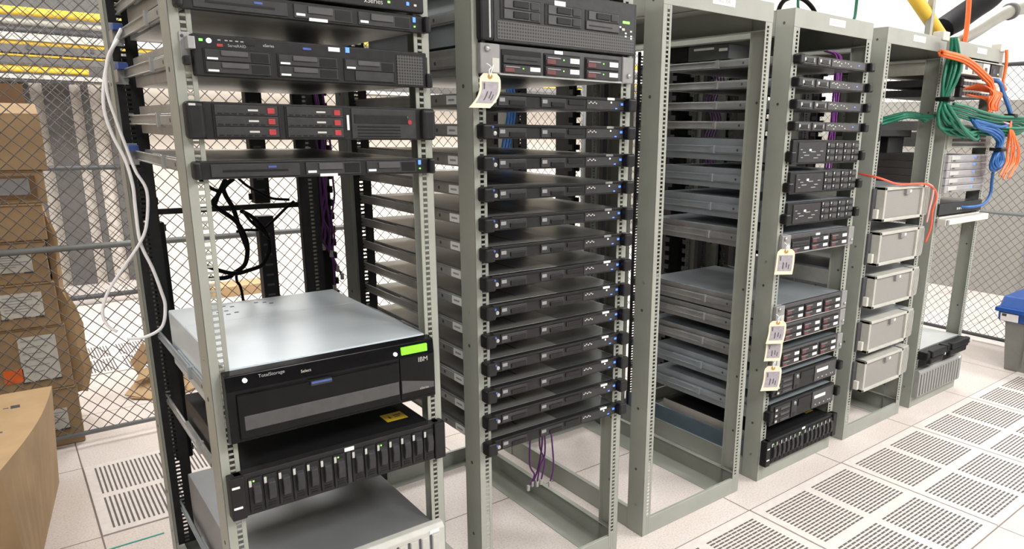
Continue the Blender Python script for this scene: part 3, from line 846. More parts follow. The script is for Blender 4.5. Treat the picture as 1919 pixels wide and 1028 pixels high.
for k, (x0, x1) in enumerate(((.535, .608), (1.262, 1.385), (1.632, 1.675), (1.80, 1.87), (2.25, 2.375), (2.452, 2.555), (2.578, 2.68), (2.80, 2.99), (3.14, 3.36), (3.42, 3.50))):
    cable_manager('black vertical cable manager at the back, ' + ['between the first and second racks', 'inside the left rear of the third rack', 'inside right rear of third rack', 'between the third and fourth racks', 'inside the right rear of the fourth rack', 'between the fourth and fifth racks', 'inside the left rear of the fifth rack', 'inside the right rear of the fifth rack', 'wide one behind the sixth rack', 'narrow one behind the sixth rack'][k], x0, x1, .875, .99, .0, 1.73)
r = thing('console_box', 'dark box with white sticker strips on the topmost server of the fourth rack', 'equipment box', (2.03, .30, 1.592))
bx('body', r, DKSTEEL, -.12, .17, 0, .20, .0005, .055, .002); bx('adapter', r, BLACK, -.11, .17, .21, .33, .0005, .06, .003)
bx('white_strip', r, WHITE, -.1212, -.1195, .07, .17, .038, .046); bx('white_strip', r, WHITE, -.1212, -.1195, .005, .045, .030, .040)
r = thing('cable_support_bar', 'black horizontal bar across the back of the first rack carrying cables', 'bar', (.26, .80, 1.085))
bx('bar', r, BLACK, -.215, .215, -.006, .006, -.008, .008, .002)
for x in (-.218, .218): bx('end_bracket', r, BLACK, x-.006, x+.006, -.03, .02, -.016, .016, .002)

def cable(name, label, pts, rad, mat, cat='cable', group=None, n=8, ends=None, parent=None, sm=7):
    m = MB().tube(spline(pts, sm), rad, n)
    o = m.build(name, mat, parent, smooth=True)
    if parent is None: tag(o, label, cat, group)
    if ends:
        for p, s, mt in ends:
            bx('connector', o, mt, p[0]-s[0]/2, p[0]+s[0]/2, p[1]-s[1]/2, p[1]+s[1]/2, p[2]-s[2]/2, p[2]+s[2]/2, .001)
    return o
def yy(pts, amp, ph=0):      # let a hanging cable wander in depth
    return [(p[0], p[1]+amp*math.sin(ph+1.3*i), p[2]) for i, p in enumerate(pts)]
A = [(.047,.68,1.554),(.023,.68,1.508),(-.001,.68,1.443),(-.013,.68,1.365),(-.004,.68,1.3),(.017,.68,1.234),(.026,.68,1.17),(.025,.68,1.109),(.026,.68,1.02),(.046,.68,.947),(.059,.68,.883),(.064,.68,.84),(.05,.68,.784),(.007,.68,.762),(-.034,.68,.765)]
cable('network_cable', 'white cable looping down the left of the first rack, ending in a free tip', [(x-.012,y,z) for x,y,z in A], .0042, WHITEC, group='white cables beside the first rack')
Bp = [(.034,.66,1.526),(.007,.66,1.48),(-.004,.66,1.404),(.008,.66,1.327),(.022,.66,1.26),(.034,.66,1.207),(.053,.66,1.154),(.043,.66,1.071),(.023,.66,1.023),(-.02,.66,.963),(-.062,.66,.903),(-.081,.66,.851),(-.075,.66,.814),(-.056,.66,.793)]
cable('network_cable', 'white cable bowing out furthest left of the first rack', [(x-.012,y,z) for x,y,z in Bp], .0038, WHITEC, group='white cables beside the first rack')
BK = [
 ([(.247,.72,1.176),(.222,.72,1.131),(.209,.72,1.105),(.261,.72,1.056),(.282,.72,1.01),(.286,.72,.97),(.275,.72,.927),(.247,.72,.906),(.22,.72,.893),(.150,.72,.897)], .0065, 'thick black cable making the innermost loop behind the first rack'),
 ([(.272,.74,1.175),(.245,.74,1.153),(.246,.74,1.13),(.264,.74,1.087),(.274,.74,1.035),(.288,.73,.97)], .0065, 'thick black cable dropping from the server above the coil'),
 ([(.275,.71,1.086),(.306,.71,1.064),(.333,.71,1.027),(.345,.71,.989),(.342,.71,.957),(.32,.71,.922),(.284,.71,.91),(.247,.71,.904),(.211,.71,.914),(.165,.71,.937)], .006, 'thick black cable making the outermost loop behind the first rack'),
 ([(.165,.70,1.19),(.2,.70,1.155),(.219,.70,1.141),(.209,.70,1.109)], .005, 'short black cable crossing at the upper left of the coil'),
 ([(.252,.73,.905),(.251,.73,.877),(.262,.73,.83),(.265,.73,.60)], .004, 'thin black cable hanging below the coil behind the silver-topped server'),
 ([(.268,.75,1.02),(.295,.75,1.023),(.34,.75,1.022),(.372,.75,1.044),(.415,.75,1.082),(.44,.75,1.101)], .0042, 'thin black cable rising to the right from the coil'),
 ([(.29,.76,1.174),(.314,.76,1.15),(.342,.76,1.133),(.378,.76,1.112),(.429,.76,1.105)], .004, 'thin black cable sagging to the right above the coil'),
 ([(.278,.69,1.082),(.297,.69,1.053),(.325,.69,1.023),(.345,.70,.999)], .004, 'thin black cable slanting inside the coil')]
for p, rad, lb in BK: cable('power_cable', lb, p, rad, BLKC, group='black cables coiled behind the first rack')
PU = [[(0.525,0.84,1.728),(0.535,0.84,1.50),(.555,.84,1.25),(.555,.84,1.149),(.555,.84,1.078),(.556,.84,1.021),(.547,.84,.964),(.568,.84,.923),(.58,.84,.882),(.579,.84,.792)],
      [(0.545,0.85,1.728),(0.555,0.85,1.50),(.575,.85,1.26),(.575,.85,1.158),(.575,.85,1.087),(.561,.85,1.03),(.577,.85,.981),(.578,.85,.922),(.594,.85,.871),(.611,.85,.828)],
      [(0.564,0.83,1.728),(0.574,0.83,1.50),(.594,.83,1.26),(.594,.83,1.162),(.595,.83,1.1),(.58,.83,1.029),(.586,.83,.97),(.572,.83,.913)],
      [(0.554,0.86,1.728),(0.564,0.86,1.50),(.584,.86,1.30),(.584,.86,1.157),(.563,.86,1.064),(.568,.86,.991),(.559,.86,.933)],
      [(0.536,0.83,1.728),(0.546,0.83,1.50),(.566,.83,1.30),(.560,.83,1.20),(.566,.83,1.10),(.574,.83,1.0),(.566,.83,.93),(.590,.83,.86)]]
for i, p in enumerate(PU):
    cable('network_cable', 'purple cable in the hanging bunch between the first and second racks', p, .0034, PURPLE, group='purple cables hanging between the first two racks', ends=[(p[-1], (.010,.010,.022), LTGREY)])
PL = [[(1.103,.35,.40),(1.086,.35,.28),(1.085,.35,.19),(1.104,.35,.145),(1.078,.35,.105)],
      [(1.129,.35,.40),(1.138,.35,.27),(1.121,.35,.17),(1.095,.35,.115)],
      [(1.162,.35,.40),(1.181,.35,.25),(1.188,.35,.15),(1.171,.35,.09)],
      [(1.138,.36,.40),(1.134,.36,.25),(1.156,.36,.18),(1.139,.36,.105)],
      [(1.133,.34,.40),(1.143,.34,.23),(1.121,.34,.18),(1.108,.34,.115)]]
for p in PL:
    p = [(x-.045, y, z) for x, y, z in p]
    cable('network_cable', 'purple cable dangling below the lowest thin server of the second rack', p, .0030, PURPLE, group='purple cables under the second rack servers', ends=[(p[-1], (.009,.009,.02), LTGREY)])
# purple bunch behind fourth rack servers
for i in range(4):
    x = 2.235+.02*i
    cable('network_cable', 'purple cable hanging behind the upper servers of the fourth rack',
          [(x,.66,1.62),(x+.02,.65,1.54),(x-.015,.66,1.46),(x+.015,.65,1.38),(x-.01,.66,1.30),(x,.65,1.18)], .0036, PURPLE, group='purple cables behind the fourth rack servers')
for i in range(5):
    x = 2.425+.010*i; y = .165+.008*(i % 2)
    cable('network_cable', 'purple cable hanging in the gap between the fourth and fifth racks', [(x-.02,y+.05,1.655),(x-.01+.006*math.sin(i),y,1.63),(x+.006*math.cos(i*2),y,1.55),(x+.010*math.sin(i*3),y,1.45),(x+.008*math.cos(i),y,1.36),(x-.006,y,1.28),(x-.01,y,1.16)], .0042, PURPLE2, group='purple cables between the fourth and fifth racks')
for i in range(3):
    x = .87+.03*i
    cable('network_cable', 'purple cable hanging behind the thin servers of the second rack', [(x,.80,1.50),(x+.008,.80,1.3),(x-.006,.80,1.1),(x+.006,.80,.9),(x,.80,.6)], .0045, PURPLE, group='purple cables behind the second rack servers')
for i in range(3):
    x = 1.185+.014*i
    cable('network_cable', 'blue cable running down the gap between the second and third racks', [(x,.72,1.56),(x+.012,.70,1.4),(x-.010,.72,1.2),(x+.010,.70,1.0),(x-.006,.72,.8),(x,.70,.5)], .005, BLUEC, group='blue cables between the second and third racks')

# green / blue / orange cables by the last rack
spine = [(2.952,-.05,1.731),(2.978,-.05,1.676),(2.988,-.05,1.619),(2.967,-.05,1.549),(2.939,-.05,1.479),(2.944,-.05,1.435),(3.01,-.05,1.385),(3.127,-.05,1.352),(3.251,-.05,1.341)]
for i in range(11):
    a = 2*PI*i/11; w = [.26,.5,.95,.8,.25,.6,1.,1.1,1.]
    rr = .030+.014*(i % 3)
    pts = [(p[0]+rr*w[k]*math.cos(a), p[1]+.6*rr*w[k]*math.sin(a), p[2]+(.5*rr*w[k]*math.sin(a*2+k) if k > 4 else 0)) for k, p in enumerate(spine)]
    pts.append((3.30+.02*i, .012, 1.37))
    cable('network_cable', 'green cable in the thick bundle hanging between the fifth and sixth racks', pts, .0075, GREENC, group='green cables of the thick bundle')
go = [(2.94,-.05,1.442),(3.037,-.07,1.432),(3.196,-.07,1.415),(3.416,-.075,1.40),(3.661,-.07,1.40),(3.781,-.07,1.385),(3.757,-.07,1.359),(3.572,-.07,1.349),(3.40,.0,1.36)]
for i in range(4):
    cable('network_cable', 'green cable looping out past the right upright of the last rack', [(p[0]+.004*i, p[1]-.012*i, p[2]+.012*(i-1.5)) for p in go], .007, GREENC, group='green cables looping right')
for i in range(6):
    x0 = 2.51
    cable('network_cable', 'green cable lying on the black cable tray in the fifth rack', [(2.945,-.02+.008*i,1.41-.005*i),(2.90,.08,1.405+.008*(i%3)),(2.80,.10+.01*i,1.385+.010*(i%2)),(2.66,.11+.01*i,1.36+.010*(i%3)),(2.55,.12+.01*i,1.352+.008*(i%2))], .0075, GREENC, group='green cables on the tray in the fifth rack')
r = thing('cable_tray', 'black cable tray carrying green cables across the fifth rack', 'cable tray', (XC[5], .06, 1.318))
MB().box(-.245, .16, 0, .14, 0, .004).box(-.245, .16, 0, .004, 0, .03).box(-.245, .16, .136, .14, 0, .03).build('tray', BLACK, r, bevel=.001)
bx('end_ring', r, BLACK, -.238, -.214, -.062, .0, -.02, .06, .008); bx('drop_box', r, BLACK, .02, .16, .03, .13, -.07, -.0005, .003)
bb = [(3.176,-.08,1.403),(3.233,-.08,1.381),(3.30,-.08,1.375),(3.416,-.08,1.356),(3.516,-.08,1.318),(3.51,-.08,1.269),(3.488,-.08,1.23),(3.489,-.08,1.195),(3.53,-.08,1.172),(3.568,-.08,1.205),(3.526,-.08,1.261)]
for i in range(9):
    a = 2*PI*i/9; rr = .022
    w = [.8,1.1,1.3,1.2,1,.35,1,1.2,.8,.9,.3]
    cable('network_cable', 'blue cable in the tied bundle in front of the last rack', [(p[0]+rr*w[k]*math.cos(a), p[1]+.5*rr*math.sin(a), p[2]+rr*w[k]*.6*math.sin(a+k*.4)) for k, p in enumerate(bb)], .0062, BLUEC, group='blue cables of the tied bundle')
tag(bx('cable_tie', None, BLACK, 3.478, 3.545, -.11, -.05, 1.258, 1.275, .006), 'black tie around the blue cable bundle', 'cable tie')
tag(bx('cable_tie', None, BLACK, 2.912, 2.966, -.085, -.02, 1.470, 1.488, .006), 'black tie pinching the green bundle to the fifth rack upright', 'cable tie')
tag(bx('cable_tie', None, BLACK, 3.548, 3.592, -.118, -.066, 1.415, 1.435, .006), 'black tie on the pair of blue cables at the last rack', 'cable tie')
for i in range(2):
    cable('network_cable', 'blue cable hanging down to the right upright of the last rack, %s' % ('left of the pair' if i == 0 else 'right of the pair'), [(p[0]+.014*i, p[1], p[2]) for p in [(3.34,-.03,1.585),(3.368,-.09,1.572),(3.436,-.09,1.528),(3.524,-.09,1.467),(3.568,-.09,1.424),(3.565,-.09,1.386),(3.455,-.09,1.372),(3.298,-.09,1.385),(3.171,-.09,1.395)]], .008, BLUEC, group='blue pair at the last rack')
cable('network_cable', 'single blue cable curving into the dark switch box of the last rack', [(3.531,-.08,1.24),(3.55,-.06,1.193),(3.575,-.05,1.111),(3.583,-.05,1.054),(3.548,-.05,1.014),(3.481,-.05,.995),(3.39,-.03,.990),(3.36,-.006,.990)], .0075, BLUEC)
ot = [(2.829,-.06,1.659),(2.963,-.09,1.644),(3.094,-.09,1.621),(3.216,-.09,1.587),(3.282,-.09,1.564)]
for i in range(7):
    a = 2*PI*i/7; rr = .010
    pts = [(p[0], p[1]+rr*math.cos(a), p[2]+rr*math.sin(a)*(1+.5*k/4)) for k, p in enumerate(ot)]
    e = 3.29+.028*random.random()
    pts += [(e+.02,-.10,1.54-.01*i),(e+.035*math.sin(i),-.10,1.50),(e+.01+.03*math.cos(i*2),-.10,1.45-.012*(i%3))]
    cable('fibre_cable', 'orange fibre in the bundle slanting down to the patch panels of the last rack', pts, .0050, ORANGE, group='orange fibres slanting to the patch panels')
for i in range(8):
    x = 3.25+.013*i
    cable('fibre_cable', 'orange fibre hanging in a loose loop in front of the patch panels', [(3.20+.03*i,-.010,1.535),(x,-.06,1.555-.004*i),(x+.03,-.11,1.52),(x+.02*math.sin(i),-.11,1.47),(x+.04,-.10,1.445),(x+.055,-.07,1.49),(3.24+.03*i,-.010,1.512)], .0036, ORANGE, group='orange fibres looping at the patch panels')
for i in range(8):
    d = .016*(i-3.5); q = math.sin(i*1.7)
    cable('fibre_cable', 'orange fibre in the loose tail hanging right of the last rack', [(3.562,-.10,1.40),(3.566+d*.2,-.10,1.372),(3.607+d*.5,-.10+.01*q,1.319),(3.640+d*1.1,-.10+.012*q,1.264),(3.655+d*1.4,-.10,1.205+.01*q),(3.64+d*1.3-.02,-.10,1.17+.012*q),(3.585+d*1.2,-.10,1.14+.02*q)], .0042, ORANGE, group='orange fibres of the loose tail')
cable('fibre_cable', 'thin orange fibre slanting behind the blue pair at the last rack', [(3.337,-.07,1.454),(3.43,-.085,1.42),(3.50,-.09,1.395),(3.575,-.098,1.385)], .004, PINKC)
cable('fibre_cable', 'orange fibre running up the right upright of the last rack', [(3.593,-.02,1.733),(3.598,-.025,1.68),(3.600,-.025,1.62),(3.585,-.03,1.575),(3.545,-.06,1.545)], .008, ORANGE)
cable('network_cable', 'red cable draped over the top drawer unit and down its right side', [(2.50,.10,1.175),(2.504,-.02,1.158),(2.618,-.05,1.130),(2.754,-.055,1.127),(2.852,-.06,1.122),(2.925,-.065,1.097),(2.955,-.065,1.059),(2.945,-.06,1.0),(2.950,-.06,.93),(2.930,-.055,.861)], .0045, REDC)
cable('network_cable', 'pink cable looping beside the top drawer unit', [(2.88,-.05,1.125),(2.915,-.062,1.105),(2.925,-.06,1.06),(2.918,-.058,1.01),(2.925,-.05,.95)], .0042, PINKC)

# ------------------------------------------------------------------ hang tags
def hang_tag(label, x, y, ztop, w, L, curl, tilt=0., rz=-.55):
    r = thing('hang_tag', label, 'tag', (x, y, ztop), 'cream hang tags tied to the racks', rz)
    m = MB(); n = 10; hw = w/2
    def pt(t):      # t 0..1 down the tag, curling towards the viewer at its foot
        return (-curl*.9*max(0, t-.35)**2*L*3.0, -curl*L*1.4*max(0, t-.25)**2, -L*t)
    ch = .22
    rows = []
    for k in range(n+1):
        t = k/n; p = pt(t); ww = hw*(.62+.38*min(1, t/.13))
        rows.append(((p[0]-ww+tilt*t, p[1], p[2]), (p[0]+ww+tilt*t, p[1], p[2])))
    def sheet(r0, mat, name, inset, t0, t1, off, parent, thick=.0009):
        q = MB(); N_ = 10; prev = None
        for k in range(N_+1):
            t = t0+(t1-t0)*k/N_; p = pt(t); ww = (hw*(.62+.38*min(1, t/.13)))*inset
            cur = [(p[0]-ww+tilt*t, p[1]-off, p[2]), (p[0]+ww+tilt*t, p[1]-off, p[2]), (p[0]+ww+tilt*t, p[1]-off+thick, p[2]), (p[0]-ww+tilt*t, p[1]-off+thick, p[2])]
            i = len(q.v); q.v += cur
            if prev is None: q.f.append((i, i+1, i+2, i+3)); q.m.append(0)
            else:
                for a in range(4):
                    q.f.append((prev+a, prev+(a+1)%4, i+(a+1)%4, i+a)); q.m.append(0)
            prev = i
        q.f.append((prev+3, prev+2, prev+1, prev)); q.m.append(0)
        return q.build(name, mat, parent)
    card = sheet(r, MANILA, 'card', 1., 0, 1, 0, r)
    pr_ = sheet(r, LILAC, 'printed_label', .78, .24, .86, .0008, card)
    for k, (a, b_, u0, u1) in enumerate(((.28, .46, -.80, -.66), (.52, .78, -.35, -.20), (.52, .72, .12, .26), (.60, .78, .48, .60))):
        q = MB(); N_ = 5; prev = None
        for s in range(N_+1):
            t = a+(b_-a)*s/N_; p = pt(t)
            cur = [(p[0]+hw*.78*u0+tilt*t, p[1]-.0013, p[2]), (p[0]+hw*.78*u1+tilt*t, p[1]-.0013, p[2])]
            i = len(q.v); q.v += cur
            if prev is not None: q.f.append((prev, prev+1, i+1, i)); q.m.append(0)
            prev = i
        q.build('printing', INK if k != 2 else DARKG, pr_)
    MB().cyl((0, -.0016, -L*.09), (0, .001, -L*.09), w*.11, 12).build('eyelet', BRASS, card)
    MB().tube(spline([(0, -.001, -L*.09), (-.003, -.004, .006), (.004, .004, .014), (-.005, .010, .022)], 4), .0012, 6).tube(spline([(0, -.001, -L*.09), (.004, -.003, .008), (.009, .004, .018)], 4), .0012, 6).build('string', WHITEC, r)
    return r
hang_tag('cream hang tag curling off the left upright of the second rack', .652, -.042, 1.452, .050, .078, .36, 0, -.3)
hang_tag('cream hang tag hanging alone, highest of four on the fourth rack', 1.890, -.036, .925, .068, .092, .06)
hang_tag('cream hang tag in the cluster on the fourth rack, overlapping the one below', 1.868, -.042, .664, .066, .084, .12)
hang_tag('cream hang tag in the fourth rack cluster, tucked under the tag above', 1.872, -.032, .592, .064, .084, .06)
hang_tag('cream hang tag lowest of four on the fourth rack', 1.868, -.038, .490, .068, .094, .12)

# ------------------------------------------------------------------ floor, walls, ceiling
struct(MB().box(-4.5, 8.0, -6., 7.5, -.05, 0).build('floor', FLOOR))
struct(MB().box(6.28, 6.36, -6., 7.5, 1.615, 3.0).build('wall_right', WALLW))
struct(MB().box(6.26, 6.36, -6., 7.5, 0, 1.615).build('trim_1', WALLG))
m = MB()
for y in (-3.1, -1.9, -.7, .62, 1.8, 3.0, 4.2): m.box(6.255, 6.262, y, y+.010, .0, 1.61)
struct(m.build('trim_2', MIDGREY))
struct(MB().box(-4.5, 6.26, 5.62, 5.72, 0, 3.0).build('wall_back', WALLC))
struct(MB().box(-4.5, 8.0, -6., 7.5, 2.9, 3.0).build('ceiling', CEIL))
struct(MB().box(-4.5, 6.25, 5.60, 5.622, 1.63, 2.9).build('trim_3', pm('grey_upper_panel', (.16, .16, .155), .7)))
struct(MB().box(-4.6, -4.5, -6., 7.5, 0, 3.0).build('wall_left', WALLC))

# perforated floor tiles
T = .6096
def perf_tile(x0, y0, along_x, label, group):
    me = MB().box(x0+.004, x0+T-.004, y0+.004, y0+T-.004, .0004, .0030)
    for px in (0, 1):
        for py in (0, 1):
            ax, ay = x0+.036+px*.287, y0+.036+py*.287
            w, d = .250, .250
            n = 17; st = .25/n
            for i in range(n):
                for s in range(1 if not along_x else 1):
                    if along_x:
                        for q in range(9):
                            xa = ax+w*q/9; xb = xa+w/9*.90
                            me.face([(xa,ay+i*st,.0033), (xb,ay+i*st,.0033), (xb,ay+i*st+st*.5,.0033), (xa,ay+i*st+st*.5,.0033)], 1)
                    else: me.face([(ax+i*st,ay,.0033), (ax+i*st+st*.42,ay,.0033), (ax+i*st+st*.42,ay+d,.0033), (ax+i*st,ay+d,.0033)], 1)
    o = me.build('perforated_floor_tile', [TILEW, SLOT])
    return tag(o, label, 'floor tile', group)
WH = ['at the lower edge, in front of the third rack', 'in front of the third and fourth racks', 'in front of the fourth rack foot', 'in front of the fifth rack',
      'in front of the sixth rack', 'beside the grey bin']
for i in range(-1, 5):
    perf_tile(1.678+i*T, -.117-T, True, 'perforated white floor tile ' + WH[i+1], 'perforated tiles along the front of the racks')
perf_tile(-.151, 1.102, False, 'perforated white floor tile behind the first rack, inside the fence', 'perforated tiles at the back')
perf_tile(.459, 1.102, False, 'perforated white floor tile behind the first rack, seen between its slide rails', 'perforated tiles at the back')
perf_tile(-.151, 1.102+3*T, False, 'perforated white floor tile in the passage behind the fence, left one', 'perforated tiles in the passage')
perf_tile(.459-.0, 1.102+3*T, False, 'perforated white floor tile in the passage behind the fence, right one', 'perforated tiles in the passage')
tag(MB().box(-.30, .012, 1.0, 1.006, .0005, .002).build('tape_line', pm('green_tape', (.02, .33, .27), .5)), 'thin green line on the floor beside the first rack foot', 'tape')

# ------------------------------------------------------------------ chain-link fences
def chain_link(u0, u1, z0, z1, du, dz, r, place):
    """diagonal wires clipped to a rectangle; place(u, z, side) gives the 3D point"""
    m = MB(); k = dz/du
    span = (z1-z0)/k
    n0 = int(math.floor((u0-span)/du)); n1 = int(math.ceil((u1+span)/du))
    for sgn in (1, -1):
        for n in range(n0, n1+1):
            c = n*du
            # u = c + sgn*(z-z0)/k
            za, zb = z0, z1
            ua, ub = c, c+sgn*(z1-z0)/k
            def clip(ulim, lower):
                nonlocal ua, ub, za, zb
                for e in (0, 1):
                    u = ua if e == 0 else ub
                    if (u < ulim) if lower else (u > ulim):
                        z = z0+(ulim-c)*k*sgn
                        if e == 0: ua, za = ulim, z
                        else: ub, zb = ulim, z
            if max(ua, ub) <= u0 or min(ua, ub) >= u1: continue
            clip(u0, True); clip(u1, False)
            if abs(ua-ub) < 1e-4: continue
            m.tube([place(ua, za, sgn*r*.8), place(ub, zb, sgn*r*.8)], r, 4)
    return m
def fence(label, kind, pos, u0, u1, z0, z1, rails_z, posts, wire=.0018, rail_r=.012, mid=None, du=.054, dz=.056):
    P = (lambda u, z, s=0: (u, pos+s, z)) if kind == 'x' else (lambda u, z, s=0: (pos+s, u, z))
    base = P((u0+u1)/2, 0)
    r = thing('chain_link_fence', label, 'fence', (0,0,0))
    chain_link(u0, u1, z0, z1, du, dz, wire, P).build('wire_mesh', FENCE, r)
    for z, mt, rr in rails_z:
        MB().cyl(P(u0, z), P(u1, z), rr, 10).build('rail', mt, r, smooth=True)
    for u in posts:
        MB().cyl(P(u, 0), P(u, z1+.02), .022, 12).build('post', RAILG, r, smooth=True)
    return r
fence('chain-link fence with pipe rails running behind all the racks', 'x', 1.96, -1.6, 4.65, .05, 1.98,
      ((.05, RAILG, .010), (.835, RAILG, .013), (1.98, RAILG, .013)), (-1.6, 2.6, 4.65))
fence('chain-link fence on the right behind the grey bin', 'y', 4.65, -3.2, 1.94, .04, 1.757,
      ((.04, RAILD, .012), (.853, RAILG, .012), (1.757, RAILD, .013)), (-1.4,), .0016)
fence('second chain-link fence far behind, across the passage', 'x', 4.75, -1.6, .56, .06, 2.2,
      ((.06, RAILD, .018), (1.0, RAILD, .018)), (.56,), .0017, du=.062, dz=.066)

# ------------------------------------------------------------------ cardboard boxes
def open_flap_box(r, x0, x1, y0, y1, z0, z1):
    t = .006
    MB().box(x0, x1, y0, y0+t, z0, z1).box(x0, x1, y1-t, y1, z0, z1).box(x0, x0+t, y0+t, y1-t, z0, z1).box(x1-t, x1, y0+t, y1-t, z0, z1).box(x0+t, x1-t, y0+t, y1-t, z0, z0+t).build('carton', CARD, r, bevel=.002)
def packing_list(r, x0, x1, z0, z1, y):
    s = bx('packing_list', r, OFFW, x0, x1, y-.003, y, z0, z1, label='grey printed packing list pouch')
    m = MB()
    for i in range(6): m.box(x0+.01, x1-.012-.02*(i % 3), y-.0036, y-.002, z1-.018-i*(z1-z0-.03)/6, z1-.014-i*(z1-z0-.03)/6)
    m.build('printing', GREYINK, s)
    MB().box(x0-.004, x0+.02, y-.0040, y-.001, z0-.004, z0+.002).box(x1-.03, x1+.002, y-.0040, y-.001, z0-.004, z0+.002).box(x0+.035, x1-.045, y-.0040, y-.001, z0-.001, z0+.002).build('tape', INK, s)
YB = 2.0
stack = [(-.112, .001, .252, -.150), (-.120, .253, .520, -.185), (-.130, .521, .700, -.178), (-.140, .701, .868, -.190), (-.128, .869, 1.012, -.2), (-.108, 1.013, 1.14, -.17)]
lbs = ['brown carton on the floor at the bottom of the stack behind the fence', 'brown carton with packing list and orange sticker, second from the bottom of the stack',
       'brown carton with packing list, third from the bottom of the stack', 'brown carton crossed by the grey fence rail, with packing list', 'brown carton with hand holes in its end, fourth row down the stack',
       'brown carton with dark open front, just below the open top carton']
for i, (x1, z0, z1, px) in enumerate(stack):
    r = thing('cardboard_box', lbs[i], 'box', (0, 0, 0), 'stacked cartons behind the fence')
    x0 = x1-.62+.02*(i % 2); y1 = YB+.42
    bx('carton', r, CARD, x0, x1, YB+.004*(i % 2), y1, z0, z1, .004)
    bx('flap_seam', r, CARDIN, x0+.002, x1-.002, YB-.0015+.004*(i % 2), YB+.01, z1-.008, z1-.005)
    yf = YB+.004*(i % 2)
    if i in (1, 2, 3): packing_list(r, px-.135+(.04 if i == 1 else 0), px+(.028 if i == 1 else 0), z0+.045, z1-.035, yf)
    if i == 0: packing_list(r, -.28, -.158, .075, .165, yf)
    if i == 1: bx('orange_sticker', r, ORNGST, -.34, -.277, yf-.003, yf, z0+.05, z0+.105, label='orange sticker')
    if i == 4:
        MB().box(x1-.0005, x1+.001, YB+.06, YB+.09, z0+.075, z0+.09).box(x1-.0005, x1+.001, YB+.14, YB+.17, z0+.09, z0+.105).build('hand_hole', INK, r)
    if i == 5:
        bx('open_window', r, CARDIN, x0+.05, x1-.03, YB-.003, YB+.002, z0+.02, z1-.02)
        bx('foam_insert', r, MIDGREY, x0+.08, x1-.05, YB-.005, YB, z0+.035, z1-.03)
r = thing('cardboard_box', 'open carton with raised back flap on top of the stack', 'box', (0,0,0), 'stacked cartons behind the fence')
x0, x1 = -.72, -.092
open_flap_box(r, x0, x1, YB, YB+.42, 1.141, 1.352)
MB().prism([(YB, 1.352), (YB+.004, 1.352), (YB+.11, 1.388), (YB+.106, 1.391)], 'x', x0, x1-.004).build('lid_flap', CARDLT, r)
MB().prism([(YB+.412, 1.352), (YB+.42, 1.352), (YB+.44, 1.475), (YB+.43, 1.475)], 'x', x0, x1-.02).build('lid_flap', CARDIN, r)
# crumpled kraft paper edges at the stack's right
r = thing('packing_paper', 'crumpled tan packing board leaning at the right side of the carton stack', 'packing paper', (0,0,0))
m = MB(); pts = []
zs = [.20, .30, .40, .50, .58, .66, .76, .88, 1.0]
wd = [.05, .07, .08, .075, .05, .04, .035, .03, .02]
ring_ = []
for k in range(len(zs)):
    j = .010*math.sin(k*2.1); xa = -.125-.01*(k/8)
    ring_.append([(xa, 2.06+j, zs[k]), (xa+wd[k]*.6+j, 2.045+j*.5, zs[k]+.01), (xa+wd[k]+j, 2.055-j, zs[k]), (xa+wd[k]*.75, 2.12+j, zs[k]-.012), (xa, 2.18, zs[k])])
for k in range(len(zs)-1):
    for q in range(5):
        m.face([ring_[k][q], ring_[k][(q+1)%5], ring_[k+1][(q+1)%5], ring_[k+1][q]])
m.face(list(reversed(ring_[0]))); m.face(ring_[-1])
m.build('board', CARDLT, r, bevel=.004)
# big carton in front at the left
r = thing('cardboard_box', 'large tan carton in the lower left corner with bowed top edge', 'box', (0,0,0))
def big_box():
    m = MB(); n = 12
    # plan outline: right face recedes from near-left to far-right, top slopes and bows
    zt = .39
    B0, B1 = Vector((-.337, .90, 0)), Vector((-.230, 1.63, 0))
    T0, T1 = Vector((-.362, .89, 0)), Vector((-.203, 1.60, 0))
    lo = []; up = []
    for k in range(n+1):
        t = k/n; p = B0.lerp(B1, t); q = T0.lerp(T1, t)
        lo.append((p.x, p.y, .0005)); up.append((q.x+.022*math.sin(PI*t), q.y, zt))
    L_ = -1.15
    for k in range(n):
        m.face([lo[k], lo[k+1], up[k+1], up[k]])
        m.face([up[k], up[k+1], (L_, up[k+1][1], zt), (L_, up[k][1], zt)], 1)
    m.face([lo[n], (L_, lo[n][1], .0005), (L_, up[n][1], zt), up[n]])
    m.face([(L_, lo[0][1], .0005), lo[0], up[0], (L_, up[0][1], zt)])
    m.face([(L_, lo[n][1], .0005), (L_, lo[0][1], .0005), (L_, up[0][1], zt), (L_, up[n][1], zt)])
    m.face([(L_, lo[n][1], .0005)] + [lo[k] for k in range(n, -1, -1)] + [(L_, lo[0][1], .0005)])
    return m
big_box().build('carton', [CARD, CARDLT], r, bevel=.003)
MB().box(-.325, -.300, 1.42, 1.45, .3895, .3906).box(-.345, -.330, 1.43, 1.437, .3895, .3904).box(-.36, -.35, 1.20, 1.212, .3895, .3904).build('printing', INK, r)
